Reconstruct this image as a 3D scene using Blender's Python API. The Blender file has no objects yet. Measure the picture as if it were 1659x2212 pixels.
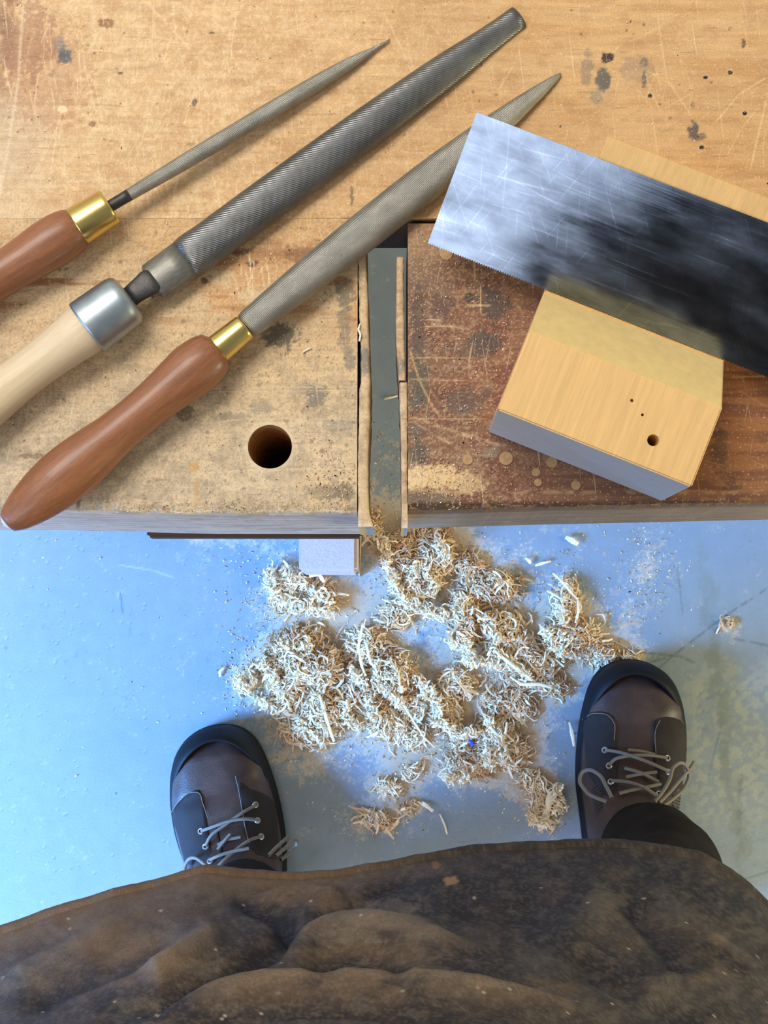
import bpy, bmesh, math, random
import numpy as np
from mathutils import Vector, Matrix
from mathutils.bvhtree import BVHTree
random.seed(7); rng = np.random.default_rng(7)
C = bpy.context.scene.collection
# ------------------------------------------------------------------ camera
W, H, F = 1659.0, 2212.0, 2974.0
CAMZ = 1.457                      # camera height over the floor
BZ = 0.85                         # bench top height
dn = np.array([20., -264., -2974.]); dn /= np.linalg.norm(dn)      # straight down, seen from the camera
zw = -dn
yw = np.array([0., 1., 0.]); yw -= yw.dot(zw) * zw; yw /= np.linalg.norm(yw)
xw = np.cross(yw, zw)
R = np.array([xw, yw, zw])        # rows: world axes in camera coordinates -> camera-to-world
CAM = np.array([0., 0., CAMZ])
cd = bpy.data.cameras.new('camera'); cam = bpy.data.objects.new('camera', cd); C.objects.link(cam)
M = Matrix([list(R[0]) + [0], list(R[1]) + [0], list(R[2]) + [CAMZ], [0, 0, 0, 1]])
cam.matrix_world = M
cd.sensor_fit = 'VERTICAL'; cd.sensor_height = 24.0; cd.lens = 24.0 * F / H; cd.clip_start = 0.02
bpy.context.scene.camera = cam
def ray(u, v):
    d = R @ np.array([(u - W / 2) / F, -(v - H / 2) / F, -1.0]); return d
def un(u, v, z):                  # photograph pixel -> world point at height z
    d = ray(u, v); t = (z - CAMZ) / d[2]; return CAM + t * d
def proj(P):                      # world points (N,3) -> photograph pixels
    c = (P - CAM) @ R
    return W / 2 + F * c[:, 0] / -c[:, 2], H / 2 - F * c[:, 1] / -c[:, 2]
# ------------------------------------------------------------------ world, lights, exposure
sc = bpy.context.scene
vs = sc.view_settings; vs.view_transform = 'Standard'; vs.look = 'None'; vs.gamma = 1.0; vs.use_curve_mapping = False
vs.exposure = 0.0
wd = bpy.data.worlds.new('world'); sc.world = wd; wd.use_nodes = True
wd.node_tree.nodes['Background'].inputs[0].default_value = (0.90, 0.95, 1.0, 1)
wd.node_tree.nodes['Background'].inputs[1].default_value = 0.26
def area(name, loc, target, sx, sy, power, col, spread=180):
    l = bpy.data.lights.new(name, 'AREA'); l.shape = 'RECTANGLE'; l.size = sx; l.size_y = sy
    l.energy = power; l.color = col; l.spread = math.radians(spread)
    o = bpy.data.objects.new(name, l); C.objects.link(o); o.location = loc
    o.rotation_euler = (Vector(target) - Vector(loc)).to_track_quat('-Z', 'Y').to_euler()
    return o
area('window_light_left', (-2.0, -0.86, 1.02), (-0.56, -0.36, 0.0), 0.9, 0.7, 42, (0.13, 0.40, 1.0), 58)
area('window_light_right', (2.4, -0.5, 0.9), (0.0, -0.2, 0.0), 1.2, 0.9, 50, (1.0, 0.95, 0.60))
area('ceiling_light', (-0.7, 1.05, 2.9), (0.0, 0.35, 0.85), 1.6, 1.0, 62, (1.0, 0.945, 0.87))
area('window_light_behind', (-1.7, -2.5, 3.3), (0.0, 0.1, 0.7), 3.2, 2.2, 58, (0.92, 0.94, 1.0))
area('window_light_back_wall', (0.6, -3.2, 1.3), (0.1, 0.0, 0.8), 2.4, 1.2, 36, (1.0, 0.94, 0.90))
# ------------------------------------------------------------------ helpers
def tag(o, label=None, cat=None, group=None, kind=None):
    if label: o['label'] = label
    if cat: o['category'] = cat
    if group: o['group'] = group
    if kind: o['kind'] = kind
    return o
def empty(name, loc=(0, 0, 0), rz=0):
    o = bpy.data.objects.new(name, None); C.objects.link(o); o.location = loc; o.rotation_euler = (0, 0, rz)
    o.empty_display_size = 0.02; return o
def lin(c):
    c = np.asarray(c, float) / 255.0
    return np.where(c <= 0.04045, c / 12.92, ((c + 0.055) / 1.055) ** 2.4)
def quadmesh(name, V, Q, mat, col=None, parent=None, smooth=True):
    me = bpy.data.meshes.new(name)
    V = np.ascontiguousarray(V, dtype=np.float32); Q = np.ascontiguousarray(Q, dtype=np.int32)
    k = Q.shape[1]
    me.vertices.add(len(V)); me.vertices.foreach_set('co', V.ravel())
    me.loops.add(Q.size); me.loops.foreach_set('vertex_index', Q.ravel())
    me.polygons.add(len(Q)); me.polygons.foreach_set('loop_start', np.arange(0, Q.size, k, dtype=np.int32))
    me.polygons.foreach_set('use_smooth', np.full(len(Q), smooth))
    me.update(calc_edges=True)
    if col is not None:
        a = me.color_attributes.new('Col', 'FLOAT_COLOR', 'POINT')
        cc = np.ones((len(V), 4), np.float32); cc[:, :3] = lin(np.clip(col, 0, 255)); a.data.foreach_set('color', cc.ravel())
    me.materials.append(mat)
    o = bpy.data.objects.new(name, me); C.objects.link(o)
    if parent is not None: o.parent = parent
    return o
def pymesh(name, V, Fs, mat, parent=None, smooth=True):
    me = bpy.data.meshes.new(name); me.from_pydata([tuple(map(float, v)) for v in V], [], [tuple(f) for f in Fs]); me.update()
    me.materials.append(mat)
    me.polygons.foreach_set('use_smooth', [smooth] * len(me.polygons))
    o = bpy.data.objects.new(name, me); C.objects.link(o)
    if parent is not None: o.parent = parent
    return o
def hsh(ix, iy, s):
    n = (ix * 374761393 + iy * 668265263 + s * 1442695041) & 0x7fffffff
    n = ((n ^ (n >> 13)) * 1274126177) & 0x7fffffff
    return ((n ^ (n >> 16)) & 0xffff) / 65535.0
def vn(x, y, s=0):
    ix = np.floor(x).astype(np.int64); iy = np.floor(y).astype(np.int64); fx = x - ix; fy = y - iy
    fx = fx * fx * (3 - 2 * fx); fy = fy * fy * (3 - 2 * fy)
    return (hsh(ix, iy, s) * (1 - fx) + hsh(ix + 1, iy, s) * fx) * (1 - fy) + (hsh(ix, iy + 1, s) * (1 - fx) + hsh(ix + 1, iy + 1, s) * fx) * fy
def fbm(x, y, s=0, o=4):
    r = 0; a = 0.5; t = 0
    for k in range(o): r = r + a * vn(x * 2 ** k, y * 2 ** k, s + k * 17); t += a; a *= 0.55
    return r / t
def sst(a, b, x): t = np.clip((x - a) / (b - a), 0, 1); return t * t * (3 - 2 * t)
class Paint:
    """surface colour of a board or floor, vertex by vertex (stains, dust, scratches, some painted light and shade)"""
    def __init__(s, u, v, base): s.u = u; s.v = v; s.c = np.tile(np.array(base, float), (len(u), 1)); s.h = np.zeros(len(u))
    def mix(s, m, col): s.c += (np.array(col, float) - s.c) * np.clip(m, 0, 1)[:, None]
    def blob(s, cx, cy, rx, ry, col, st=0.8, rag=0.5, rot=0, seed=None):
        R_ = max(rx, ry) * 1.8; k = np.where((abs(s.u - cx) < R_) & (abs(s.v - cy) < R_))[0]
        if not len(k): return
        c, n = math.cos(rot), math.sin(rot); dx = s.u[k] - cx; dy = s.v[k] - cy
        d = np.hypot((dx * c + dy * n) / rx, (-dx * n + dy * c) / ry)
        nz = fbm(s.u[k] / 9., s.v[k] / 9., int(cx + cy) if seed is None else seed, 4) - 0.5
        m = st * sst(1.15, 0.7, d + nz * rag * 2.2)
        s.c[k] += (np.array(col, float) - s.c[k]) * m[:, None]
    def line(s, pts, w, col, st=0.7, broken=0.0, dep=0.0):
        for (x0, y0), (x1, y1) in zip(pts, pts[1:]):
            k = np.where((s.u > min(x0, x1) - 3 * w) & (s.u < max(x0, x1) + 3 * w) & (s.v > min(y0, y1) - 3 * w) & (s.v < max(y0, y1) + 3 * w))[0]
            if not len(k): continue
            L2 = (x1 - x0) ** 2 + (y1 - y0) ** 2 + 1e-9
            t = np.clip(((s.u[k] - x0) * (x1 - x0) + (s.v[k] - y0) * (y1 - y0)) / L2, 0, 1)
            d = np.hypot(s.u[k] - x0 - t * (x1 - x0), s.v[k] - y0 - t * (y1 - y0))
            m = st * sst(w, w * 0.3, d) * np.minimum(1, np.minimum(t, 1 - t) * 6 + 0.4)
            if broken: m = m * sst(broken - 0.2, broken + 0.15, vn(s.u[k] / 7., s.v[k] / 7., int(x0)))
            s.c[k] += (np.array(col, float) - s.c[k]) * m[:, None]; s.h[k] += dep * m
# ------------------------------------------------------------------ materials
def mat(name, base=(200, 160, 110), rough=0.6, metal=0.0, attr=False, vary=0.0, vscale=300, stretch=(1, 1, 1), bump=0.0, bscale=400, bstretch=(1, 1, 1), spec=0.5, coat=0.0, grain2=None):
    m = bpy.data.materials.new(name); m.use_nodes = True; n = m.node_tree; N = n.nodes; L = n.links; p = N['Principled BSDF']
    p.inputs['Roughness'].default_value = rough; p.inputs['Metallic'].default_value = metal
    p.inputs['Specular IOR Level'].default_value = spec; p.inputs['Coat Weight'].default_value = coat
    tc = N.new('ShaderNodeTexCoord')
    if attr:
        a = N.new('ShaderNodeAttribute'); a.attribute_name = 'Col'; src = a.outputs['Color']
    else:
        a = N.new('ShaderNodeRGB'); a.outputs[0].default_value = (*lin(base), 1); src = a.outputs[0]
    def noise(scale, st, detail=4):
        mp = N.new('ShaderNodeMapping'); mp.inputs['Scale'].default_value = st; L.new(tc.outputs['Object'], mp.inputs[0])
        t = N.new('ShaderNodeTexNoise'); t.inputs['Scale'].default_value = scale; t.inputs['Detail'].default_value = detail; t.inputs['Roughness'].default_value = 0.6
        L.new(mp.outputs[0], t.inputs[0]); return t.outputs[0]
    def mult(src, fac, lo, hi):
        r = N.new('ShaderNodeMapRange'); r.inputs[1].default_value = 0.3; r.inputs[2].default_value = 0.7; r.inputs[3].default_value = lo; r.inputs[4].default_value = hi
        L.new(fac, r.inputs[0]); x = N.new('ShaderNodeVectorMath'); x.operation = 'SCALE'; L.new(src, x.inputs[0]); L.new(r.outputs[0], x.inputs[3]); return x.outputs[0]
    if vary: src = mult(src, noise(vscale, stretch), 1 - vary, 1 + vary)
    if grain2: src = mult(src, noise(grain2[0], grain2[1]), 1 - grain2[2], 1 + grain2[2])
    L.new(src, p.inputs['Base Color'])
    if bump:
        b = N.new('ShaderNodeBump'); b.inputs['Strength'].default_value = 1.0; b.inputs['Distance'].default_value = bump
        L.new(noise(bscale, bstretch, 3), b.inputs['Height']); L.new(b.outputs[0], p.inputs['Normal'])
    return m
def cut_metal(name, base, rough, kx, ky, dep, metal=0.85, cross=True):
    """steel with the crossed cuts of a file; x runs along the blade"""
    m = mat(name, base, rough, metal, vary=0.22, vscale=160, stretch=(0.5, 1, 1)); n = m.node_tree; N = n.nodes; L = n.links; p = N['Principled BSDF']
    tc = N.new('ShaderNodeTexCoord')
    def wave(a, b):
        d = N.new('ShaderNodeVectorMath'); d.operation = 'DOT_PRODUCT'; d.inputs[1].default_value = (a, b, b * 0.6); L.new(tc.outputs['Object'], d.inputs[0])
        s = N.new('ShaderNodeMath'); s.operation = 'SINE'; L.new(d.outputs['Value'], s.inputs[0]); return s.outputs[0]
    h = wave(kx, ky)
    if cross:
        a = N.new('ShaderNodeMath'); a.operation = 'MULTIPLY'; L.new(h, a.inputs[0]); L.new(wave(kx, -ky * 0.9), a.inputs[1]); h = a.outputs[0]
    b = N.new('ShaderNodeBump'); b.inputs['Strength'].default_value = 1.0; b.inputs['Distance'].default_value = dep; L.new(h, b.inputs['Height']); L.new(b.outputs[0], p.inputs['Normal'])
    return m
m_board = mat('worn_bench_wood', attr=True, rough=0.62, vary=0.11, vscale=120, stretch=(0.25, 3, 1), bump=0.00025, bscale=900, bstretch=(0.5, 1, 1), grain2=(1400, (1, 1, 1), 0.13), spec=0.35)
def scratch_nodes(m, pale, amt, sets):
    n = m.node_tree; N = n.nodes; L = n.links; p = N['Principled BSDF']; tc = N.new('ShaderNodeTexCoord')
    src = p.inputs['Base Color'].links[0].from_socket
    for ang, scale, st, lo, hi, k, colr in sets:
        mp = N.new('ShaderNodeMapping'); mp.inputs['Rotation'].default_value = (0, 0, ang); mp.inputs['Location'].default_value = (scale * .01, 3, 0); L.new(tc.outputs['Object'], mp.inputs[0])
        m2 = N.new('ShaderNodeMapping'); m2.inputs['Scale'].default_value = (st, 1, 1); L.new(mp.outputs[0], m2.inputs[0])
        t = N.new('ShaderNodeTexNoise'); t.inputs['Scale'].default_value = scale; t.inputs['Detail'].default_value = 2; t.inputs['Distortion'].default_value = .15; L.new(m2.outputs[0], t.inputs[0])
        r = N.new('ShaderNodeMapRange'); r.inputs[1].default_value = lo; r.inputs[2].default_value = hi; r.inputs[4].default_value = k; L.new(t.outputs[0], r.inputs[0])
        x = N.new('ShaderNodeMix'); x.data_type = 'RGBA'; L.new(r.outputs[0], x.inputs[0]); L.new(src, x.inputs[6]); x.inputs[7].default_value = (*lin(colr), 1); src = x.outputs[2]
    L.new(src, p.inputs['Base Color'])
PL = (240, 214, 172)
scratch_nodes(m_board, None, 0, [(1.45, 620, .035, .66, .73, .38, PL), (1.75, 700, .045, .67, .74, .32, PL), (.25, 600, .05, .69, .75, .22, PL), (-.5, 640, .05, .70, .76, .22, PL), (0, 800, .08, .66, .74, .35, (120, 84, 54)), (0, 1100, 1, .64, .72, .4, (110, 84, 60)), (0, 900, 1, .62, .70, .45, PL)])
m_endw = mat('side_wood', (150, 118, 84), 0.7, vary=0.2, vscale=90, stretch=(0.3, 3, 3), bump=0.0003, bscale=500)
m_dark = mat('dark_wood', (92, 66, 44), 0.7, vary=0.2, vscale=90, stretch=(0.3, 3, 3))
m_foot = mat('dusty_foot_wood', (196, 178, 172), 0.75, vary=0.12, vscale=500, bump=0.0006, bscale=420)
m_floor = mat('painted_concrete', attr=True, rough=0.42, vary=0.05, vscale=60, bump=0.0002, bscale=350, grain2=(900, (1, 1, 1), 0.05), spec=0.45)
m_hole = mat('hole_wood', (186, 142, 92), 0.7, vary=0.3, vscale=200)
m_red = mat('stained_handle_wood', (140, 90, 60), 0.40, vary=0.2, vscale=260, stretch=(0.15, 2, 2), bump=0.00007, bscale=1500, coat=0.1, grain2=(1500, (0.25, 2, 2), 0.14))
m_beech = mat('pale_beech', (214, 192, 158), 0.5, vary=0.08, vscale=260, stretch=(0.12, 2.5, 2.5), grain2=(1600, (0.1, 2, 2), 0.05))
m_brass = mat('brass', (226, 200, 124), 0.28, 1.0, vary=0.05, vscale=900, stretch=(4, 0.2, 0.2))
m_fer = mat('dull_steel_ferrule', (172, 184, 192), 0.42, 0.95, vary=0.12, vscale=150)
m_steel = cut_metal('cut_grey_steel', (160, 157, 148), 0.46, 5200, 5200, 0.00009, metal=.8)
m_steel_b = cut_metal('cut_dark_steel', (118, 119, 120), 0.36, 3000, 6800, 0.000065, cross=False)
m_tang = mat('black_forged_steel', (78, 76, 76), 0.5, 0.8, vary=0.2, vscale=500, bump=0.0001, bscale=800)
m_smooth = mat('smooth_file_heel', (130, 128, 122), 0.48, 0.7, vary=0.2, vscale=300, stretch=(1, 4, 1))
m_block = mat('yellow_spruce', (222, 180, 118), 0.55, vary=0.10, vscale=70, stretch=(7, 0.3, 1.5), grain2=(700, (3, 0.2, 1), 0.05), spec=0.35)
m_blockw = mat('spruce_cut_face', (226, 196, 132), 0.55, vary=0.07, vscale=200, stretch=(1, 1, 0.3), spec=0.3)
m_blockf = mat('spruce_front_cool_light', (206, 198, 188), 0.6, vary=0.06, vscale=200, stretch=(0.5, 1, 2), spec=0.3)  # front of the same spruce block, greyed for the cool light on it
m_up = mat('oiled_brown_leather', (66, 47, 41), 0.42, vary=0.42, vscale=34, bump=0.00025, bscale=700, grain2=(160, (1, 1, 1), 0.14))
m_pan = mat('grey_brown_suede_panel', (48, 41, 39), 0.65, spec=0.2, vary=0.18, vscale=80, bump=0.0002, bscale=900)
m_rub = mat('black_rubber', (16, 17, 21), 0.6, vary=0.15, vscale=200, spec=0.22)
m_lace = mat('grey_cord', (126, 116, 104), 0.8, vary=0.15, vscale=900, bump=0.0004, bscale=1600)
m_eye = mat('eyelet_metal', (190, 190, 190), 0.35, 0.8)
m_blk = mat('hollow_shade_black', (8, 8, 8), 0.9)  # black standing for the shade inside openings
m_trou = mat('dark_work_trouser_cloth', (40, 34, 30), 0.9, spec=0.08, vary=0.2, vscale=50, bump=0.0006, bscale=60, grain2=(900, (1, 1, 1), 0.1))
m_apron = mat('suede_apron', attr=True, rough=0.85, vary=0.16, vscale=700, bump=0.0007, bscale=900, grain2=(220, (1, 1, 1), 0.12), spec=0.2)
m_shav = mat('pine_shavings', attr=True, rough=0.75, vary=0.1, vscale=500, spec=0.2)
m_gus = mat('elastic_gusset', (58, 54, 56), 0.8)
m_stitch = mat('pale_thread', (120, 108, 98), 0.8)
m_plug = mat('pale_wood_plug', (176, 138, 92), 0.6, vary=0.2, vscale=600)
m_chip = mat('blue_plastic', (40, 70, 190), 0.4)
# saw steel: scratched, unevenly polished
m_saw = mat('scratched_saw_steel', (176, 184, 196), 0.24, 1.0)
def saw_nodes():
    n = m_saw.node_tree; N = n.nodes; L = n.links; p = N['Principled BSDF']; tc = N.new('ShaderNodeTexCoord')
    def noise(scale, st, det=5):
        mp = N.new('ShaderNodeMapping'); mp.inputs['Scale'].default_value = st; L.new(tc.outputs['Object'], mp.inputs[0])
        t = N.new('ShaderNodeTexNoise'); t.inputs['Scale'].default_value = scale; t.inputs['Detail'].default_value = det; L.new(mp.outputs[0], t.inputs[0]); return t.outputs[0]
    def mr(x, a, b, c, d):
        r = N.new('ShaderNodeMapRange'); [setattr(r.inputs[i + 1], 'default_value', v) for i, v in enumerate((a, b, c, d))]; L.new(x, r.inputs[0]); return r.outputs[0]
    def op(o, a, b):
        r = N.new('ShaderNodeMath'); r.operation = o; L.new(a, r.inputs[0]); L.new(b, r.inputs[1]) if not isinstance(b, float) else setattr(r.inputs[1], 'default_value', b); return r.outputs[0]
    cloud = noise(60, (.35, 1.1, 1), 12); str1 = noise(260, (0.05, 2.6, 1)); str2 = noise(120, (0.5, 0.9, 1), 12)
    r = op('ADD', mr(cloud, 0.35, 0.7, 0.09, 0.25), mr(str1, 0.6, 0.75, 0.0, 0.08))
    L.new(r, p.inputs['Roughness'])
    s = op('MULTIPLY', mr(cloud, 0.34, 0.68, 0.45, 1.0), mr(str1, 0.6, 0.72, 0.92, 1.25)); s = op('MULTIPLY', s, mr(str2, 0.35, 0.75, 0.75, 1.3))
    
    for ang, sc_ in ((.12, 900), (-.1, 760), (1.3, 950), (.9, 860), (1.9, 1000)):
        mp = N.new('ShaderNodeMapping'); mp.inputs['Rotation'].default_value = (0, 0, ang); L.new(tc.outputs['Object'], mp.inputs[0]); m2 = N.new('ShaderNodeMapping'); m2.inputs['Scale'].default_value = (.04, 1, 1); L.new(mp.outputs[0], m2.inputs[0])
        t = N.new('ShaderNodeTexNoise'); t.inputs['Scale'].default_value = sc_; t.inputs['Detail'].default_value = 3; t.inputs['Distortion'].default_value = .2; L.new(m2.outputs[0], t.inputs[0]); s = op('MULTIPLY', s, mr(t.outputs[0], .62, .74, 1.0, 1.28))
    x = N.new('ShaderNodeVectorMath'); x.operation = 'SCALE'; x.inputs[0].default_value = tuple(lin((160, 175, 198))); L.new(s, x.inputs[3]); L.new(x.outputs[0], p.inputs['Base Color'])
    b = N.new('ShaderNodeBump'); b.inputs['Strength'].default_value = 0.5; b.inputs['Distance'].default_value = 0.00003; L.new(str1, b.inputs['Height']); L.new(b.outputs[0], p.inputs['Normal'])
saw_nodes()
# ------------------------------------------------------------------ floor
def axis(lo, hi, flo, fhi, step, coarse):
    a = list(np.arange(flo, fhi, step)); b = []; x = flo
    g = step
    while x > lo: g = min(g * 2, coarse); x -= g; b.append(x)
    x = a[-1]; g = step
    while x < hi: g = min(g * 2, coarse); x += g; a.append(x)
    return np.array(b[::-1] + a)
def gridfaces(nx, ny):
    i = np.arange(nx * ny).reshape(ny, nx); return np.stack([i[:-1, :-1], i[:-1, 1:], i[1:, 1:], i[1:, :-1]], -1).reshape(-1, 4)
HEAPS = [  # (cx, cy, rx, ry, rot, height mm, strands) in photograph pixels on the floor
 (632,1262,40,42,0,14,190),(690,1290,42,34,0.4,12,170),(615,1300,30,22,0,6,60),
 (868,1200,38,50,-0.5,14,230),(905,1258,48,36,0,16,260),(955,1185,26,44,0,10,120),(925,1215,50,40,0,14,200),(1010,1225,34,26,0,9,90),
 (1060,1268,56,34,0.1,14,240),(1000,1340,36,66,0,18,330),(1085,1370,56,48,0.3,13,270),(1150,1425,56,34,0.5,14,220),(1110,1450,56,22,0.6,12,140),
 (1222,1300,28,50,0,12,150),(1240,1375,52,40,0.2,15,260),(1285,1410,46,26,0.2,11,150),(1195,1385,26,40,0,12,110),
 (640,1390,58,34,-0.2,14,200),(660,1440,74,52,0,20,430),(630,1500,48,56,0,18,300),(700,1530,64,50,0,20,330),(700,1440,44,46,0,22,220),(660,1580,56,30,0.2,15,190),
 (545,1465,32,26,-0.5,9,100),(590,1450,30,34,0,13,120),(790,1400,50,44,0,11,150),(790,1500,66,52,0.3,15,270),(850,1460,44,58,0,20,300),(830,1560,56,32,0.4,12,180),(890,1520,36,36,0,9,110),
 (860,1325,42,30,-0.5,8,110),(985,1480,42,34,0,10,130),(960,1540,34,50,0,10,140),(1100,1520,66,34,0.2,7,130),(1070,1590,52,40,0.5,12,190),(1005,1650,50,32,0,11,160),
 (1040,1640,36,30,0,12,110),(1110,1630,30,40,0.5,8,80),(895,1590,26,30,0.5,6,50),(1150,1690,32,26,0.6,7,60),(1172,1745,30,38,0,10,90),
 (838,1700,30,14,0.3,6,50),(815,1772,40,18,0.3,7,80),(880,1742,24,10,-0.4,4,22),(890,1665,26,12,-0.5,4,28),(1000,1610,30,20,0,8,50),
 (800,1135,26,34,0,7,60),(910,1150,40,24,0,8,80),(1195,1480,40,22,0.3,5,50),(1570,1346,12,5,0,3,9),(1360,1420,20,8,0,3,14)]
def floor():
    c0 = un(-30, 2080, 0); c1 = un(1700, 480, 0); st = 3 / 2041.
    xs = axis(-4, 4, c0[0], c1[0], st, 0.3); ys = axis(-4, 4, c0[1], c1[1], st, 0.3)
    X, Y = np.meshgrid(xs, ys); V = np.stack([X.ravel(), Y.ravel(), np.zeros(X.size)], 1)
    u, v = proj(V); P = Paint(u, v, (134, 148, 160))
    P.mix(0.35 * fbm(u / 160., v / 160., 3), (148, 158, 162))
    P.mix(0.5 * sst(1250, 1560, u) * sst(1150, 1350, v) * (0.5 + 0.5 * fbm(u / 30., v / 30., 5)), (160, 162, 146))
    P.mix(0.55 * sst(1420, 1520, u) * sst(1380, 1500, v) * sst(1850, 1700, v) * sst(0.42, 0.62, fbm(u / 12., v / 12., 8)), (182, 180, 156))
    dens = np.zeros(len(u))
    for cx, cy, rx, ry, rot, h, n in HEAPS:
        d = ((u - cx) / (rx + 26)) ** 2 + ((v - cy) / (ry + 26)) ** 2; dens += np.exp(-d * 1.1)
    for cx, cy, rx, ry, a in ((760,1290,70,60,.9),(740,1350,90,60,.6),(820,1640,110,60,.55),(900,1580,60,60,.5),(1000,1440,50,70,.8),(1395,1220,50,90,.6),(1330,1350,90,80,.45),(560,1180,130,50,.5),(430,1160,60,20,.5),(820,1120,60,60,.8),(1160,1580,80,90,.5),(620,1640,100,40,.35),(1060,1180,150,50,.45),(660,1690,110,50,.2),(840,1000,60,110,.35)):
        dens += a * np.exp(-((u - cx) / rx) ** 2 - ((v - cy) / ry) ** 2)
    nz = fbm(u / 26., v / 26., 21, 5); nf = fbm(u / 4., v / 4., 31, 3)
    m = sst(0.25, 0.85, dens * 0.8 + (nz - 0.5) * 1.1 + (nf - 0.5) * 0.9)
    P.mix(0.85 * m * (0.6 + 0.8 * (nf - 0.25)), (218, 198, 172))
    P.mix(0.5 * sst(0.6, 0.75, fbm(u / 14., v / 14., 41)) * m, (196, 156, 112))
    P.mix(.75 * sst(.95, 1.7, dens + (nf - .5) * .8), (196, 168, 136))
    # pits and specks of the painted concrete
    pit = sst(0.80, 0.86, vn(u / 7., v / 7., 55)) * sst(0.55, 0.75, fbm(u / 90., v / 90., 60)); P.mix(0.35 * pit, (110, 122, 132))
    g = (96, 104, 98)
    P.line([(1320,1452),(1452,1330),(1545,1320)][:1] + [(1452,1418),(1560,1335),(1659,1270)], 4, g, .5, .35); P.line([(1375,1408),(1470,1418),(1500,1432)], 4, g, .5, .3); P.line([(1575,1378),(1700,1402)], 4, g, .45, .3)
    P.line([(1463,1220),(1475,1328)], 3, g, .4, .3); P.line([(1600,1902),(1700,1870)], 4, g, .35, .2); P.line([(1420,1446),(1452,1418)], 4, g, .4)
    for k in range(34):
        y0 = 1180 + k * 22; x0 = 1515 + (y0 - 1180) * 0.13 + random.uniform(-14, 14)
        P.blob(x0, y0, random.uniform(8, 20), random.uniform(16, 34), (128, 134, 124), random.uniform(.15, .5), 0.9)
    P.line([(1560,1560),(1530,1680)], 3, g, .35, .4); P.line([(1600,1670),(1596,1800)], 8, g, .3, .45)
    P.line([(255,1220),(330,1232),(375,1248)], 2.5, (196, 205, 215), .5); P.line([(260,1278),(265,1325)], 2.5, (80, 100, 120), .7)
    for k in range(260):
        a, b = random.uniform(0, 620), random.uniform(1150, 1900); r = random.uniform(1.5, 4)
        P.blob(a + 2, b + 1.5, r, r, (92, 108, 128), .5, .2); P.blob(a, b, r, r * .8, (168, 180, 194), .6, .2)  # dark offset copy paints a small shadow beside each pale speck
    o = quadmesh('floor', V, gridfaces(len(xs), len(ys))[:, ::1], m_floor, P.c); tag(o, kind='structure'); return o
floor()
m_wall = mat('painted_wall', (206, 204, 196), 0.8, vary=0.04, vscale=4, bump=0.001, bscale=60)
quadmesh('added_wall_back', [(-4, 1.3, 0), (4, 1.3, 0), (4, 1.3, 3.4), (-4, 1.3, 3.4), (-4, 1.42, 0), (4, 1.42, 0), (4, 1.42, 3.4), (-4, 1.42, 3.4)], [(0, 1, 2, 3), (5, 4, 7, 6), (3, 2, 6, 7), (1, 5, 6, 2), (4, 0, 3, 7)], m_wall, None, None, False)['kind'] = 'structure'  # unseen wall, added to keep ambient light from under the bench
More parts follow.
